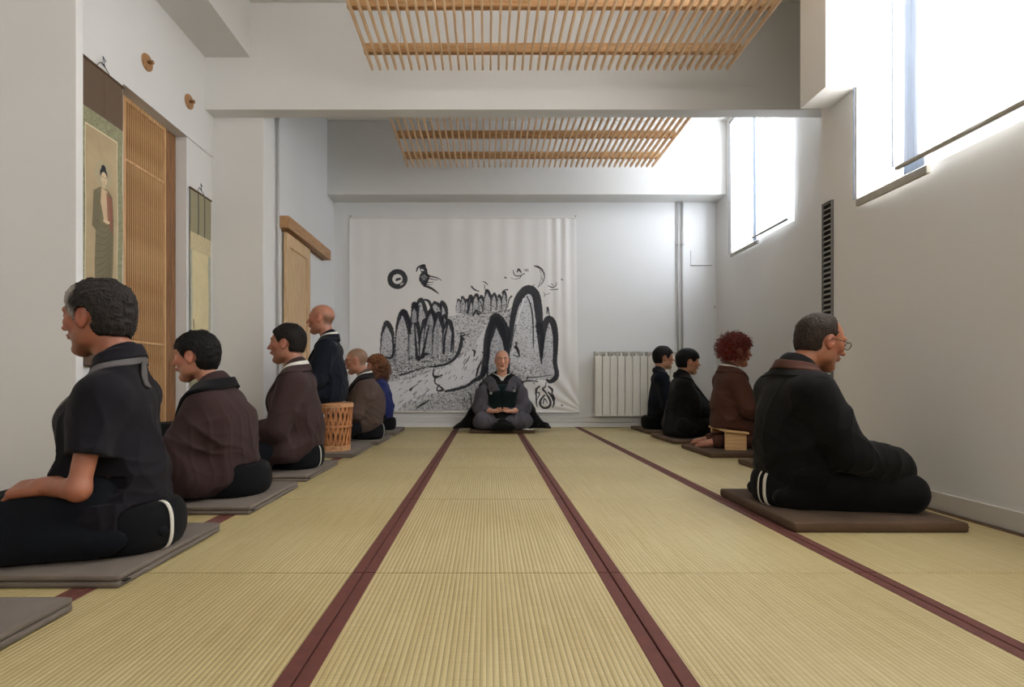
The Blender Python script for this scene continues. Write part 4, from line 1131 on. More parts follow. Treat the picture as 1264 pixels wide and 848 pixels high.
    def collar(s, root, m, name='collar', w=.036, th=.010, off=.0, z=0.0, drop=.16, v=24, cross=8):
        """band from one side of the chest round the back of the neck to the other side"""
        n = s.neck[2]+z
        path = [(-cross, n-.05-drop), (v*.55, n-.055-drop*.55), (v*1.6, n-.045-drop*.12), (78, n-.004), (125, n+.016), (180, n+.024), (235, n+.016), (282, n-.004), (360-v*1.6, n-.045-drop*.12), (360-v*.55, n-.055-drop*.55), (360+cross, n-.05-drop)]
        return s.ribbon(root, name, m, path, w, th, off)
    def hair(s, root, kind, col, grow=.012, front=None, line=None, noise=.004, name='hair', h=None, top=None):
        """short hair: a shell over the skull, cut along a hairline"""
        cr = ell((-.018,0,.036),(.098+grow,.077+grow*.8,.086+grow))
        low = ell((-.045,0,-.010),(.062+grow,.064+grow*.6,.075))
        ln = line or dict(fx=.062, fz=.062, side=-.002, nape=-.062, temple=.030)
        sd = np.random.default_rng(hash(kind) % 1000 if False else 5)
        fo = foldfn(11, noise, 7.0, (-.6,0,.8))
        def f(P):
            d = smin(cr(P), low(P), .02)
            x, y, z = P[:,0], P[:,1], P[:,2]
            # front hairline: remove where forward and below; sideburn in front of the ear
            edge = ln['fx'] - .55*np.clip(.062-z,0,1)*1.1 + .012*np.clip(1-np.abs(y)/.05,0,1)*ln.get('peak',0)
            front = (x - edge)
            front = np.where(z > ln['fz'], x-(ln['fx']+.3*(z-ln['fz'])+.04), front)
            ear = .030-np.sqrt((x+.008)**2+((z+.006)*.85)**2)       # keep the ear clear
            nape = (ln['nape']-z)
            side = np.where(x > -.03, (ln['side']-z), nape)
            d = np.maximum(d, np.maximum(front, np.where(np.abs(y) > .05, np.maximum(np.maximum(ear, side), nape), nape)))
            if top is not None: d = np.maximum(d, top(P))
            return d
        g = with_folds(f, fo)
        ff = near(xf(g, s.head, s.M, s.hs), s.head, .24)
        hc = np.array(s.head); Mi = np.array(s.M, f32)
        def color(V):
            p = ((V-A(*s.head))@Mi)/s.hs
            return col(p) if callable(col) else np.tile(np.array(srgb(col)), (len(V),1))
        return sd_obj(name, ff, hc-.19, hc+.19, h or s.h*.7, Mhair, root, color, lip=2.2)
def lens_mat():
    t = NT('spectacle_lens'); t.n.remove(t.b)
    tr = t.add('ShaderNodeBsdfTransparent'); gl = t.add('ShaderNodeBsdfGlossy'); gl.inputs['Roughness'].default_value = .03; mx = t.add('ShaderNodeMixShader'); mx.inputs[0].default_value = .08
    t.link(tr.outputs[0], mx.inputs[1]); t.link(gl.outputs[0], mx.inputs[2]); t.link(mx.outputs[0], t.out.inputs[0]); return t.m
def glasses(s, root, m, lens):
    g = empty('glasses', (0,0,0)); g.parent = root
    T_ = lambda p: tuple(Vector(s.head)+s.M@Vector(p)*s.hs)
    for sg in (1,-1):
        pts = [T_((.104-.004*abs(math.cos(t)), sg*(.033+.021*math.cos(t)), .008+.016*math.sin(t))) for t in np.linspace(0,2*PI,25)]
        MB().tube(pts, .0017, 6, caps=False).build('glasses_rim', m, g, smooth=True)
        c = MB(); c.v = pts[:-1]; c.f = [tuple(range(24))]; c.build('glasses_lens', lens, g)
        MB().tube([T_((.102,sg*.054,.012)),T_((.085,sg*.070,.014)),T_((.03,sg*.080,.012)),T_((-.008,sg*.083,.010)),T_((-.022,sg*.082,-.008))], .0016, 6).build('glasses_temple', m, g, smooth=True)
    MB().tube([T_((.104,.013,.012)),T_((.110,0,.016)),T_((.104,-.013,.012))], .0016, 6).build('glasses_bridge', m, g, smooth=True)
    return g
# ================================================================ cushions
Mzaf = cloth('black_cushion_cloth', (15,16,20), .9, .1)
Mzab_g = mat('grey_mat_cloth', (112,102,93), .92, .10, 8, .5, 500, spec=.2, sheen=.05)
Mzab_b = mat('brown_mat_cloth', (92,72,56), .92, .10, 8, .5, 500, spec=.2, sheen=.05)
Mwhite = mat('white_cotton', (214,210,200), .85, .04, 10)
Mtagc = mat('black_tag', (20,18,18), .8)
def zabuton(x0, x1, y0, y1, label, m=None, double=True, th=.034, group='square floor cushions'):
    r = empty('floor_cushion', ((x0+x1)/2, (y0+y1)/2, .002), 0, label, 'floor cushion', group)
    hx, hy = (x1-x0)/2, (y1-y0)/2
    def pad(z0, z1, k, nm):
        n = 26; mb = MB(); 
        def outline(ins):
            P = []
            for q in range(4):
                cx_, cy_ = ((1,1),(-1,1),(-1,-1),(1,-1))[q]
                for j in range(n//4+1):
                    a = q*PI/2 + (PI/2)*j/(n//4); rr = .009
                    P.append((cx_*(hx-rr-ins)+rr*math.cos(a), cy_*(hy-rr-ins)+rr*math.sin(a)))
            return P
        rings = [(.005,z0),(.001,z0+(z1-z0)*.12),(0,z0+(z1-z0)*.5),(.001,z0+(z1-z0)*.88),(.004,z1-.0004),(.03,z1),(.08,z1+.0012)]
        N = len(outline(0))
        for ins, z in rings:
            for p in outline(ins): mb.v.append((p[0], p[1], z + .0012*math.sin(p[0]*31+p[1]*17+k)))
        for q in range(len(rings)-1):
            for j in range(N): mb.f.append((q*N+j, q*N+(j+1)%N, (q+1)*N+(j+1)%N, (q+1)*N+j))
        mb.f.append(tuple(range(N))[::-1]); mb.f.append(tuple((len(rings)-1)*N+j for j in range(N)))
        o = mb.build(nm, m or Mzab_g, r, smooth=True)
        for p_ in o.data.polygons:
            if len(p_.vertices) > 4: p_.use_smooth = False
        return o
    if double: pad(0, th*.5, 0, 'lower_pad'); pad(th*.5, th, 2, 'upper_pad')
    else: pad(0, th, 0, 'pad')
    MB().box((hx-.002,-hy+.015,th*.42),(hx+.012,-hy+.035,th*.48)).build('cloth_label', Mtagc, r)
    return r
TOP = .036
def zafu(x, y, label, r_=.165, hh=.15, band=None, stretch=1.0, rz=0, group='round black sitting cushions', sx=1.0):
    o = empty('sitting_cushion', (x, y, TOP), rz, label, 'sitting cushion', group)
    n = 48; mb = MB(); prof = []
    for k in range(17):
        a = -PI/2+PI*k/16; ca, sa = math.cos(a), math.sin(a)
        prof.append((r_*(1-.28)+r_*.28*abs(ca)**.8, hh/2+hh/2*(1 if sa > 0 else -1)*abs(sa)**.8))
    prof = [(r_*.3,0.0)]+prof+[(r_*.3,hh-.002)]
    m_ = len(prof)
    for j in range(n):
        t = 2*PI*j/n; pl = 1+.010*math.sin(j*PI)
        for q,(rr,z) in enumerate(prof):
            k_ = rr*(1+.012*math.cos(24*t)*(1 if 1 < q < m_-2 else 0)); mb.v.append((k_*math.cos(t)*sx, k_*math.sin(t), z))
    for j in range(n):
        for k in range(m_-1): mb.f.append((j*m_+k, ((j+1)%n)*m_+k, ((j+1)%n)*m_+k+1, j*m_+k+1))
    mb.f.append(tuple(j*m_ for j in range(n))[::-1]); mb.f.append(tuple(j*m_+m_-1 for j in range(n)))
    mb.build('cushion', Mzaf, o, smooth=True)
    if band:
        for az, wd in band:
            L, R_ = [], []
            for rr, z in prof[1:-1]:
                for lst, dd in ((L,-wd/2),(R_,wd/2)):
                    # a band in a vertical plane perpendicular to the azimuth az
                    rr2 = (rr+.004); t = az+dd/rr2
                    lst.append((rr2*math.cos(t)*sx, rr2*math.sin(t), z+(.003 if z > hh*.7 else 0)))
            MB().strip(L, R_).build('white_piping', Mwhite, o, smooth=True, solid=.003)
    return o
def person(x, y, rz, label, z=TOP, group=None):
    return empty('person', (x, y, z), rz, label, 'person', group)
def sat(s): return dep(s)
# ================================================================ the sitters
Mblack = cloth('black_cloth', (14,14,17)); Mnavyblk = cloth('navy_black_cloth', (15,21,32)); Mplum = cloth('plum_brown_cloth', (58,42,42)); Mbrown = cloth('brown_cloth', (84,68,62))
Mtrou = cloth('dark_trouser_cloth', (12,16,23)); Mpolo = cloth('polo_knit', (24,21,28)); Mstrap = cloth('grey_strap_cloth', (96,92,92)); Mink = cloth('robe_black', (11,11,12))
Mnavy = cloth('navy_cloth', (36,44,92)); Mgreyrobe = cloth('grey_robe_cloth', (80,77,84)); Mmaroon = cloth('dark_brown_cloth', (78,48,38)); Mbib = cloth('green_black_bib', (20,36,36))
Mgl = mat('glasses_frame', (60,40,30), .3); Mlens = lens_mat()
ED = -1.775*H

# ---- P1: man in polo shirt, left foreground
zabuton(-2.90*H, ED, FH/256., FH/185., 'grey square floor cushion under the man in the dark polo shirt')
zabuton(-2.90*H, -1.80*H, FH/430., FH/283., 'empty grey floor cushion at the bottom left corner of the photo')
Y1 = dep(216)
P = Person(h=.0045, hip=(0,0,.17), chest=(.0,0,.40), neck=(-.025,0,.600), head=(.030,0,.736), hs=.98, shz=.510, shw=.170, shf=-.035, elb=(-.005,.235,.225), wrist=(.105,.155,.228), armadd=-.008,
           legs='seiza', knee=(.45,.15,.070), tone=(162,102,76), beard=.5, hipr=.158, bulk=.88, pitch=.05, yaw=-.32, brow=(.05,.04,.035), nose=1.2)
P.F1 = (-.06,.15,.06); P.T = (-.16,.11,.065); P.seat(-1.165, Y1, -1.235, Y1, PI+.28, .165, .15)
P.handd = ((.95,-.20,-.12),(0,-.35,-1),.62); P.thumbs = -1
r = person(-1.235, Y1, PI+.28, 'seated man with grey-black hair, dark polo shirt and grey neck strap, leftmost in front')
P.body(r)
def haircol(p):
    c = np.tile(np.array(srgb((44,40,38))), (len(p),1)); g = np.clip((p[:,0]-.022+.010*np.sin(p[:,2]*90))*45,0,1)*np.clip((.2-p[:,2])*20,0,1)
    g = np.maximum(g, np.clip((p[:,0]-.0)*40,0,1)*np.clip((.035-p[:,2])*40,0,1)*.9)
    return c*(1-g[:,None])+np.array(srgb((150,142,134)))*g[:,None]
P.hair(r, 'a', haircol, .013, line=dict(fx=.070, fz=.058, side=-.022, nape=-.062), noise=.006)
P.jacket(r, Mpolo, 'polo_shirt', .016, 0.56, .004, folds=.013, seed=3, hem=.085, extra=[('u',.03,cap((-.02,0,.10),(-.01,0,.22),.155,.15,(1.0,1.25,1)))])
P.pants(r, Mtrou, extra=[('u',.05,cap((.03,0,.080),(.40,0,.060),.072,.060,(1,2.0,1)))])
P.collar(r, Mpolo, 'shirt_collar', w=.040, drop=.03, v=10, z=.012, cross=-2)
P.collar(r, Mstrap, 'neck_strap', w=.026, th=.006, drop=.22, z=-.016, v=30)
P.ribbon(r, 'strap_tail', Mstrap, [(172,.60),(168,.555),(163,.515)], .040, .005, .006, n=12)
zafu(-1.165, Y1, 'round black sitting cushion with a white band under the man in the polo shirt', .165, .15, band=[(-.25,.013)])
def shortline(**k):
    d = dict(fx=.066, fz=.060, side=-.010, nape=-.062); d.update(k); return d
BLK = (22,20,20)
# ---- empty / occupied mats of the left row
zabuton(-2.92*H, ED, FH/165., FH/131., 'grey square floor cushion under the black haired woman in plum brown')
zabuton(-2.92*H, ED-.01, FH/124., FH/102.5, 'grey square floor cushion under the man with the white collar in plum brown')
zabuton(-2.92*H, ED+.01, FH/94.5, FH/80.3, 'grey square floor cushion under the woven wooden stool')
zabuton(-2.90*H, -1.70*H, FH/79., FH/69.6, 'grey square floor cushion under the bald man in brown with glasses')
zabuton(-2.90*H, -1.70*H, FH/67., FH/59.5, 'small looking grey floor cushion under the woman with curly brown hair')

# ---- P2: woman in a plum jacket with a black padded collar
Y2 = dep(147)
P = Person(h=.0052, female=1, hip=(0,0,.16), chest=(-.005,0,.35), neck=(.02,0,.512), head=(.095,0,.650), hs=.95, shz=.445, shw=.150, elb=(.11,.225,.20), wrist=(.25,.09,.16),
           legs='cross', knee=(.32,.27,.09), tone=(176,120,94), hipr=.165, bulk=1.0, pitch=.10, yaw=-.10)
P.seat(-1.215, Y2+.01, -1.295, Y2, PI+.15, 0.17, 0.15)
r = person(-1.295, Y2, PI+.15, 'seated woman with short black hair in plum brown jacket with a thick black collar')
P.body(r)
P.hair(r, 'b', BLK, .013, line=shortline(fx=.066, fz=.045, side=-.016, nape=-.085), noise=.006)
P.jacket(r, Mplum, 'jacket', .026, 2.0, .03, folds=.012, seed=12, hem=.015, extra=[('u',.06,cap((.04,0,.10),(.27,0,.07),.13,.095,(1,2.1,1))),('u',.04,cap((-.06,0,.12),(0,0,.2),.14,.14,(1,1.2,1)))])
P.pants(r, Mtrou, seed=9, add=.02)
P.collar(r, Mblack, 'padded_collar', w=.044, th=.020, z=-.004, drop=.18, v=26)
zafu(-1.215, Y2+.01, 'round black sitting cushion poking out far behind the woman with black hair', .170, .15)

# ---- P3: man in a plum jacket with a white under collar
Y3 = dep(112.5)
P = Person(h=.0058, hip=(0,0,.18), chest=(.02,0,.42), neck=(.02,0,.615), head=(.065,0,.768), hs=1.02, shz=.545, shw=.175, elb=(.07,.245,.26), wrist=(.26,.10,.19),
           legs='cross', knee=(.32,.28,.09), tone=(164,110,86), hipr=.155, bulk=1.0, pitch=.02, yaw=-.12, beard=.25)
P.seat(-1.188, Y3, -1.185, Y3, PI+.15, 0.165, 0.15)
r = person(-1.185, Y3, PI+.15, 'seated man with short black hair, plum brown jacket and thin white inner collar')
P.body(r)
P.hair(r, 'c', (26,23,22), .008, line=shortline(fx=.062, fz=.066, side=.0, nape=-.050), noise=.004)
P.jacket(r, Mplum, 'jacket', .027, 2.0, .03, folds=.013, seed=31, hem=.05, extra=[('u',.06,cap((.05,0,.12),(.27,0,.09),.12,.095,(1,2.2,1)))])
P.pants(r, Mtrou, seed=19, add=.02)
P.collar(r, Mwhite, 'white_inner_collar', w=.030, th=.006, z=.014, drop=.10, v=20)
P.collar(r, Mplum, 'lapel', w=.040, th=.010, off=.002, z=-.014, drop=.24, v=26)
zafu(-1.188, Y3, 'round black sitting cushion with light piping under the man with the white collar', .165, .15, band=[(-.25,.008)])

# ---- P4: man sitting on the woven stool
YS = dep(90); XS4 = wx(411.5, 90)
def stool():
    r = empty('woven_stool', (XS4, YS, TOP+.001), 0, 'round stool with a base of crossed cedar strips, under the man in navy', 'stool')
    Mst = wood('cedar_strip', (196,134,86), (140,84,48), 6, 2); Mst2 = wood('cedar_rim', (206,158,112), (160,108,68), 6, 0)
    n = 24; mb = MB()
    def rad(z): return .122+.024*(z/.36)
    for (z0, z1) in ((.035,.185),(.195,.345)):
        for k in range(n):
            for sg in (1,-1):
                a0 = 2*PI*k/n; a1 = a0+sg*2*PI/n*1.0; L=[]; R_=[]
                for j in range(5):
                    t = j/4; a = a0+(a1-a0)*t; z = z0+(z1-z0)*t; rr = rad(z)+(.003*sg); wdt = .008/rr
                    L.append(Vector((rr*math.cos(a-wdt), rr*math.sin(a-wdt), z))); R_.append(Vector((rr*math.cos(a+wdt), rr*math.sin(a+wdt), z)))
                mb.strip(L, R_)
    mb.build('crossed_strips', Mst, r, solid=.004)
    for z, hh, mm_ in ((.0,.04,Mst2),(.18,.018,Mst),(.335,.03,Mst2)):
        MB().lathe([(rad(z)-.010,z),(rad(z)+.010,z),(rad(z)+.010,z+hh),(rad(z)-.010,z+hh),(rad(z)-.010,z)], 40).build('rim_hoop' if hh > .02 else 'middle_hoop', mm_, r, .001)
    MB().lathe([(0,.352),(.145,.352),(.150,.362),(.142,.372),(0,.376)], 40).build('seat', mat('stool_leather', (150,104,70), .5, .1, 10), r, smooth=True)
stool()
P = Person(h=.006, hip=(0,0,.455), chest=(.02,0,.68), neck=(.015,0,.875), head=(.065,0,1.020), hs=.97, shz=.800, shw=.165, elb=(.06,.22,.55), wrist=(.25,.11,.52),
           legs='chair', knee=(.29,.11,.44), tone=(172,116,92), hipr=.145, bulk=.92, pitch=0, yaw=-.1, beard=.1, stub=(-.01,-.06,(120,92,76),.045))
P.seat(XS4, YS, XS4-.035, YS+.01, PI+.12, .152, .376)
r = person(XS4-.035, YS+.01, PI+.12, 'bald man in navy black jacket sitting upright on the woven wooden stool')
P.body(r)
P.jacket(r, Mnavyblk, 'jacket', .020, 2.0, .015, folds=.012, seed=41, hem=.38)
P.pants(r, Mnavyblk, seed=19, add=.015)
P.collar(r, Mwhite, 'white_inner_collar', w=.026, th=.006, z=.012, drop=.12, v=20)
P.collar(r, Mnavyblk, 'lapel', w=.044, th=.012, off=.002, z=-.014, drop=.24, v=26)

# ---- P5: bald man with glasses in brown
Y5 = dep(75)
P = Person(h=.007, hip=(0,0,.18), chest=(.0,0,.40), neck=(.02,0,.585), head=(.085,0,.725), hs=1.0, shz=.515, shw=.18, elb=(.07,.25,.25), wrist=(.26,.10,.18),
           legs='cross', knee=(.32,.28,.09), tone=(176,124,98), hipr=.172, bulk=1.08, pitch=.12, yaw=-.1, stub=(.045,-.06,(126,104,86)))
P.seat(-1.115, Y5, -1.14, Y5, PI+.2, 0.16, 0.15)
r = person(-1.14, Y5, PI+.2, 'stocky man with shaved head and glasses in a brown robe, behind the stool')
P.body(r)
P.jacket(r, Mbrown, 'robe', .024, 2.0, .03, folds=.016, seed=51, hem=.07, extra=[('u',.05,cap((.08,0,.13),(.26,0,.10),.09,.07,(1,2.2,1)))])
P.pants(r, Mtrou, seed=19, add=.02)
P.collar(r, Mwhite, 'white_inner_collar', w=.026, th=.006, z=.014, drop=.10, v=20)
P.collar(r, Mblack, 'dark_collar', w=.046, th=.012, off=.002, z=-.012, drop=.22, v=26)
glasses(P, r, Mgl, Mlens)
zafu(-1.115, Y5, 'round black sitting cushion under the stocky man with glasses', .160, .15, band=[(-.25,.005)])

# ---- P6: woman with curly brown hair in navy
def curls(P, root, name, n, c0, rad, R0, r0, col, seed, low=-.10, front=.03):
    rr = random.Random(seed); mb = MB()
    for k in range(n):
        while True:
            v = Vector((rr.gauss(0,1), rr.gauss(0,1), rr.gauss(0,1))).normalized()
            p = Vector((c0[0]+v.x*rad[0]*rr.uniform(.8,1.02), c0[1]+v.y*rad[1]*rr.uniform(.8,1.02), c0[2]+v.z*rad[2]*rr.uniform(.8,1.02)))
            if p.z > low and not (p.x > front and p.z < .055): break
        ax = (v+Vector((rr.uniform(-.5,.5),rr.uniform(-.5,.5),rr.uniform(-1.1,.1)))).normalized(); u = ax.orthogonal().normalized(); w_ = ax.cross(u)
        ph = rr.random()*6; L_ = rr.uniform(.020,.040); pts = []
        for j in range(12):
            t = j/11; a = ph+t*2*PI*1.5; q = p+ax*L_*t+(u*math.cos(a)+w_*math.sin(a))*R0*(.6+.5*t)
            pts.append(Vector(P.head)+P.M@(q*P.hs))
        mb.tube(pts, [r0]*10+[r0*.8,r0*.4], 5)
    o = mb.build(name, mat(name+'_strands', col, .5, .35, 40), root, smooth=True); return o
Y6 = dep(63)
P = Person(h=.007, female=1, hip=(0,0,.16), chest=(.0,0,.38), neck=(.015,0,.555), head=(.055,0,.70), hs=.98, shz=.495, shw=.150, elb=(.04,.21,.26), wrist=(.22,.09,.18),
           legs='cross', knee=(.30,.25,.09), tone=(176,120,94), hipr=.142, bulk=.95, pitch=.02)
P.seat(-1.165, Y6, -1.185, Y6, PI+.1, 0.15, 0.14)
r = person(-1.185, Y6, PI+.1, 'woman with curly brown hair in a navy blue top, farthest on the left')
P.body(r)
HB = (112,72,46)
P.hair(r, 'f', HB, .024, line=shortline(fx=.06, fz=.05, side=-.09, nape=-.12), noise=.012)
o = curls(P, r, 'hair_curls', 420, (-.035,0,-.045), (.120,.120,.155), .010, .0032, HB, 5, low=-.17)
P.jacket(r, Mnavy, 'top', .014, 2.0, .006, folds=.016, seed=61, hem=.13)
P.pants(r, Mtrou, seed=19, add=.02)
zafu(-1.165, Y6, 'round black sitting cushion under the woman with curly brown hair', .150, .14)

# ---- the far cushion stack by the left wall
zafu(-2.135, dep(104), 'lower of two black sitting cushions stacked by the left wall', .150, .145)
o = zafu(-2.135, dep(104), 'upper of two black sitting cushions stacked by the left wall', .150, .145); o.location.z = .002+.147
[q for q in C.objects if q.name.startswith('sitting_cushion')][-2].location.z = .002

# ---- right row
zabuton(3.05*H, 4.16*H, FH/65.5, FH/58.2, 'brown floor cushion under the young man farthest on the right', Mzab_b, False, .034)
zabuton(2.98*H, 4.10*H, FH/77.5, FH/67.8, 'brown floor cushion under the black robed person with bowl shaped hair', Mzab_b, False, .034)
zabuton(2.92*H, 4.05*H, FH/94.5, FH/82., 'brown floor cushion under the red haired person on the small bench', Mzab_b, False, .034)
zabuton(3.05*H, 4.12*H, FH/115.5, FH/101.5, 'empty brown floor cushion mostly hidden behind the man with glasses at right', Mzab_b, False, .034)
zabuton(2.03*H, 3.19*H, FH/187., FH/141.5, 'large brown floor cushion under the bowing man with glasses at right', Mzab_b, False, .036)

# R1
YR1 = dep(62)
P = Person(h=.007, hip=(0,0,.17), chest=(.015,0,.42), neck=(.01,0,.65), head=(.045,0,.80), hs=1.02, shz=.585, shw=.150, elb=(.05,.20,.28), wrist=(.22,.09,.19),
           legs='cross', knee=(.30,.25,.09), tone=(190,142,112), hipr=.135, bulk=.88, pitch=.05, yaw=.1)
P.seat(1.915, YR1, 1.965, YR1, -.18, 0.16, 0.15)
r = person(1.965, YR1, -.18, 'young man with short black hair in a dark navy robe, farthest on the right')
P.body(r)
P.hair(r, 'g', BLK, .016, line=shortline(fx=.070, fz=.055, side=-.012, nape=-.062), noise=.004)
P.jacket(r, Mnavyblk, 'robe', .018, 2.0, .02, folds=.013, seed=71, hem=.07, extra=[('u',.05,cap((.06,0,.13),(.22,0,.10),.09,.07,(1,2.0,1)))])
P.pants(r, Mblack, seed=19, add=.02)
P.collar(r, Mnavyblk, 'lapel', w=.040, th=.012, off=.002, z=-.004, drop=.20, v=26)
zafu(1.915, YR1, 'round black sitting cushion under the young man farthest on the right', .160, .15)
# R2
YR2 = dep(71.3)
P = Person(h=.0065, hip=(0,0,.17), chest=(.015,0,.40), neck=(.02,0,.585), head=(.065,0,.725), hs=.98, shz=.515, shw=.150, elb=(.08,.21,.27), wrist=(.24,.09,.18),
           legs='cross', knee=(.27,.26,.09), tone=(190,140,110), hipr=.150, bulk=.92, pitch=.08, yaw=.1)
P.seat(1.955, YR2, 1.925, YR2, -.18, 0.15, 0.13)
r = person(1.925, YR2, -.18, 'person with bowl cut black hair in wide black robe, just left of the red curls')
P.body(r)
P.hair(r, 'h', (12,11,12), .021, line=shortline(fx=.072, fz=.040, side=.008, nape=-.060), noise=.002)
P.jacket(r, Mink, 'robe', .026, 2.3, .04, folds=.014, seed=81, hem=.012, extra=[('u',.07,cap((-.02,0,.10),(.24,0,.09),.15,.11,(1,2.3,1))),('u',.06,cap((.10,0,.35),(.28,0,.12),.10,.11,(1,2.0,1))),('u',.05,cap((-.09,0,.07),(-.03,0,.25),.09,.11,(1,1.9,1)))])
P.pants(r, Mink, seed=19, add=.03)
P.collar(r, Mink, 'lapel', w=.044, th=.012, off=.002, z=-.004, drop=.20, v=26)
zafu(1.955, YR2, 'black sitting cushion with a white edge under the wide black robe', .150, .13, band=[(-2.6,.02)])
# R3
YR3 = dep(86.5)
P = Person(h=.0058, hip=(0,0,.235), chest=(.01,0,.45), neck=(.01,0,.630), head=(.060,0,.775), hs=1.0, shz=.570, shw=.165, elb=(.07,.235,.32), wrist=(.24,.10,.25),
           legs='bench', knee=(.40,.13,.085), tone=(172,116,92), hipr=.150, bulk=.98, pitch=.06, yaw=.08, sock=0)
r = person(1.975, YR3, -.12, 'person with fluffy red curly hair in a brown top kneeling barefoot on a bench')
P.body(r)
RH = (104,36,26)
P.hair(r, 'i', RH, .030, line=shortline(fx=.072, fz=.05, side=-.085, nape=-.10), noise=.016)
curls(P, r, 'hair_curls', 800, (-.034,0,.030), (.128,.125,.122), .0065, .0017, RH, 6, low=-.11, front=.045)
P.jacket(r, Mmaroon, 'top', .022, 2.0, .03, folds=.016, seed=91, hem=.165, extra=[('u',.05,cap((-.02,0,.20),(.25,0,.17),.12,.07,(1,1.5,1)))])
P.pants(r, Mmaroon, seed=19, add=.012)
for sg in (1,-1):
    tb = MB()
    for q in range(5):
        a = Vector((P.T[0]-.012+.004*abs(q-1), sg*(P.T[1]-.020+.010*q), .026-.001*q)); tb.tube([a, a+Vector((-.016,0,-.003)), a+Vector((-.030+.003*q,0,-.008)), a+Vector((-.036+.003*q,0,-.010))], [.0085-.0005*q,.0088-.0006*q,.0075-.0006*q,.003], 8)
    tb.build('toes', mat('toe_skin', (160,106,84), .6), r, smooth=True)
P.collar(r, Mwhite, 'white_inner_collar', w=.028, th=.006, z=.012, drop=.10, v=20)
P.collar(r, Mmaroon, 'lapel', w=.046, th=.012, off=.002, z=-.012, drop=.24, v=26)
def bench():
    b = empty('kneeling_bench', (1.955, YR3, TOP+.001), -.12, 'small pale wooden kneeling bench under the red haired person', 'bench')
    Mb = wood('beech_wood', (226,186,132), (200,156,104), 5, 0)
    o = MB().box((-.09,-.245,-.009),(.09,.215,.009)).build('seat_board', Mb, b, .004); o.location = (0,0,.142); o.rotation_euler = (0,.10,0)
    for y in (-.205,.17):
        mb = MB(); mb.v = [(-.08,y-.009,0),(.08,y-.009,0),(.08,y+.009,0),(-.08,y+.009,0),(-.08,y-.009,.140),(.08,y-.009,.124),(.08,y+.009,.124),(-.08,y+.009,.140)]
        mb.f = [(3,2,1,0),(4,5,6,7),(0,1,5,4),(1,2,6,5),(2,3,7,6),(3,0,4,7)]; mb.build('end_panel', Mb, b, .003)
bench()
# R4
YR4 = dep(160)
P = Person(h=.0045, hip=(0,0,.17), chest=(.01,0,.40), neck=(.025,0,.585), head=(.120,0,.705), hs=.99, shz=.515, shw=.175, elb=(.11,.235,.25), wrist=(.34,.10,.17),
           legs='seiza', knee=(.37,.15,.080), tone=(170,112,82), hipr=.150, bulk=.93, pitch=.26, yaw=.12, beard=.3, nose=1.2)
P.seat(1.345, YR4, 1.315, YR4, -.10, 0.168, 0.15)
r = person(1.345, YR4, -.06, 'balding man with glasses in a black robe bowing his head, right foreground')
P.F1 = (-.03,.12,.055); P.T = (-.09,.12,.05)
P.body(r)
P.hair(r, 'j', (50,40,34), .006, line=shortline(fx=.030, fz=.050, side=-.004, nape=-.055), noise=.0025, top=lambda p: np.minimum(p[:,0]-.012, p[:,2]-.050))
P.jacket(r, Mink, 'robe', .026, 2.0, .035, folds=.013, seed=101, hem=.095, extra=[('u',.06,cap((.10,0,.28),(.28,0,.16),.09,.07,(1,1.7,1)))])
P.pants(r, Mink, seed=19, add=.026, folds=.010, extra=[('u',.06,cap((.05,0,.11),(.38,0,.075),.095,.075,(1,1.9,1)))])
P.collar(r, Mmaroon, 'brown_collar', w=.036, th=.010, z=.004, drop=.05, v=14, cross=-4)
P.collar(r, Mink, 'lapel', w=.026, th=.006, off=.0, z=-.030, drop=.24, v=22)
glasses(P, r, Mgl, Mlens)
zafu(1.345, YR4, 'round black sitting cushion with white piping under the bowing man with glasses', .168, .15, band=[(-2.75,.014),(-2.95,.006)])

# ---- the teacher in front of the banner
zabuton(-.33*H+.0, .93*H-.0, FH/64.2, FH/57.6, 'flat brown floor cushion under the shaven teacher in front of the banner', Mzab_b, False, .030)
XCm, YCm = wx(620,62.5), dep(61)
P = Person(h=.0055, hip=(0,0,.17), chest=(.03,0,.42), neck=(.02,0,.615), head=(.045,0,.775), hs=1.03, shz=.555, shw=.170, elb=(.09,.235,.27), wrist=(.235,.125,.205),
           legs='cross', knee=(.27,.235,.095), tone=(202,148,122), hipr=.150, bulk=1.0, pitch=.03, yaw=.04, stub=(.045,-.06,(160,128,112)))
P.handd = ((.18,-.95,-.02),(.1,0,1),.22)
P.thumb = lambda sg: sg*1
P.seat(XCm, YCm+.02, XCm, YCm, -PI/2, 0.155, 0.13)
r = person(XCm, YCm, -PI/2, 'shaven headed teacher in black robes with grey sleeves sitting before the banner, facing us')
P.body(r)
sl = []
for sg in (1,-1):
    sl = [('u',.04,cap((.0,sg*.180,.50),(.07,sg*.215,.41),.052,.066)),('u',.05,cap((.07,sg*.215,.41),(.10,sg*.245,.25),.066,.085,(.8,1,1))),('u',.04,cap((.10,sg*.245,.25),(.19,sg*.17,.205),.080,.050)),('u',.04,cap((.10,sg*.255,.22),(.16,sg*.22,.14),.07,.05))]
    slf = with_folds(field(sl), foldfn(112,.014))
    sd_obj('grey_sleeve', (lambda F: lambda p: np.maximum(F(p), .10-p[:,2]))(slf), (-.1,-.5 if sg < 0 else .05,.08), (.36,-.05 if sg < 0 else .5,.62), .0055, Mgreyrobe, r, lip=2.2)
ai = P.arms_items; P.arms_items = lambda *k: []
P.jacket(r, Mink, 'black_robe', .016, 1.9, .03, folds=.010, seed=111, hem=.10)
P.arms_items = ai
gj = P.jf
P.pants(r, Mgreyrobe, 'grey_leg_robe', seed=29, add=.03, folds=.016)
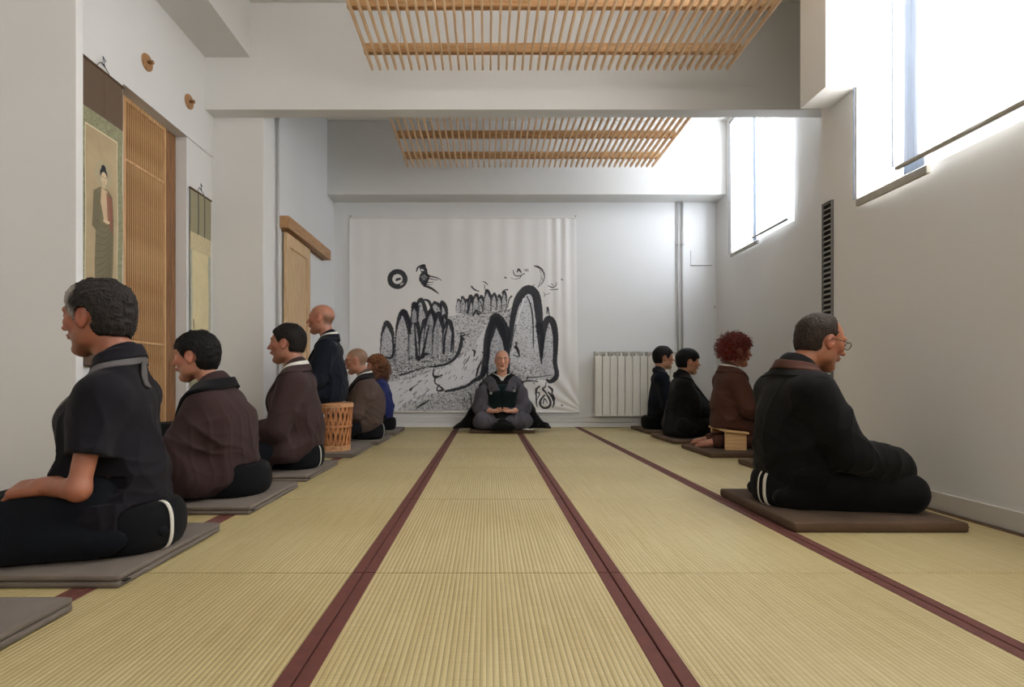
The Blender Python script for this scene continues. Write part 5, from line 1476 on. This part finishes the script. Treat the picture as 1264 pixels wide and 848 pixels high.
P.ribbon(r, 'white_inner_collar', Mwhite, [(-16,.54),(10,.575),(45,.60),(100,.625),(180,.635),(260,.625),(315,.60),(350,.575),(376,.54)], .022, .006, -.002)
P.ribbon(r, 'black_lapel', Mink, [(-18,.36),(8,.47),(26,.535),(50,.575),(100,.605),(180,.62),(260,.605),(310,.575),(334,.535),(352,.47),(378,.36)], .062, .012, .006)
for sg in (1,-1):
    P.ribbon(r, 'grey_stole_flap', Mgreyrobe, [(sg*26,.425),(sg*36,.47),(sg*54,.53),(sg*84,.575)], .060, .010, .012, n=24)
# black mantle over the shoulders, spreading on the floor
mt = []
for sg in (1,-1):
    mt += [('u',.04,cap((-.03,sg*.165,.525),(-.03,sg*.235,.28),.050,.080)),('u',.06,cap((-.03,sg*.235,.28),(-.02,sg*.38,.07),.080,.08)),('u',.06,cap((-.02,sg*.40,.04),(.08,sg*.53,.005),.06,.035,(1.6,1,1)))]
mt += [('u',.05,cap((-.05,.14,.52),(-.05,-.14,.52),.055)),('u',.06,cap((-.06,0,.48),(-.08,0,.10),.12,.15,(1,2.0,1))),('u',.05,cap((-.06,.36,.02),(-.06,-.36,.02),.06,.06,(2.2,1,1)))]
mf = with_folds(field(mt), foldfn(121, .020, 1, (0,.3,1)))
def mantle(p):
    d = mf(p); d = np.maximum(d, .003-p[:,2])
    return ssub(d, gj(p)-.004 if False else cap((P.neck[0],0,P.neck[2]-.02),(P.neck[0]+.02,0,P.neck[2]+.12),.062,.08)(p), .008)
sd_obj('black_mantle', mantle, (-.34,-.66,0), (.30,.66,.68), .0065, Mink, r, lip=2.2)
f1 = with_folds(field([('u',0,cap((.20,0,.15),(.36,0,.05),.07,.05,(1,1.4,1))),('u',.05,cap((.36,-.08,.03),(.36,.08,.03),.05,.05))]), foldfn(131,.014,1.3,(1,0,.3)))
sd_obj('lap_cloth', lambda p: np.maximum(f1(p), .003-p[:,2]), (.05,-.2,0), (.46,.2,.26), .006, Mink, r, lip=2.2)
# bib hanging on the chest
def panel(P, root, name, m, azr, z0, z1, off, th=.008, nx=26, nz=18, c=None):
    mb = MB()
    for j in range(nz+1):
        z = z1+(z0-z1)*j/nz; az = np.radians(np.linspace(-azr*(.86+.14*j/nz), azr*(.86+.14*j/nz), nx+1)); q = P.surf(az, np.full(nx+1, z), c, off)
        mb.v += [tuple(v) for v in q]
    for j in range(nz):
        for i in range(nx):
            a = j*(nx+1)+i; mb.f.append((a,a+1,a+nx+2,a+nx+1))
    return mb.build(name, m, root, smooth=True, solid=th)
o = panel(P, r, 'bib_apron', Mbib, 62, .225, .50, .016, c=(.0,0))
for a in (-38,0,38): 
    P.ribbon(r, 'bib_seam', Mink, [(a,.24),(a,.34),(a,.48)], .004, .002, .024, n=10, c=(.0,0))
q = P.surf(np.radians([40.,-38.]), np.array([.43,.405]), None, .034)
for v in q: MB().lathe([(.008,-.003),(.013,-.003),(.013,.003),(.008,.003),(.008,-.003)], 18, tuple(v), 'x').build('apron_ring', Mwhite, r, smooth=True)
MB().tube([(.32,.33,.012),(.36,.30,.012),(.355,.26,.02),(.37,.22,.012)], .006, 6).tube([(.33,.29,.01),(.37,.285,.012),(.375,.25,.012)], .004, 6).build('white_tassel', Mwhite, r, smooth=True)
zafu(XCm, YCm+.02, 'black sitting cushion under the robed teacher, before the banner', .155, .13)
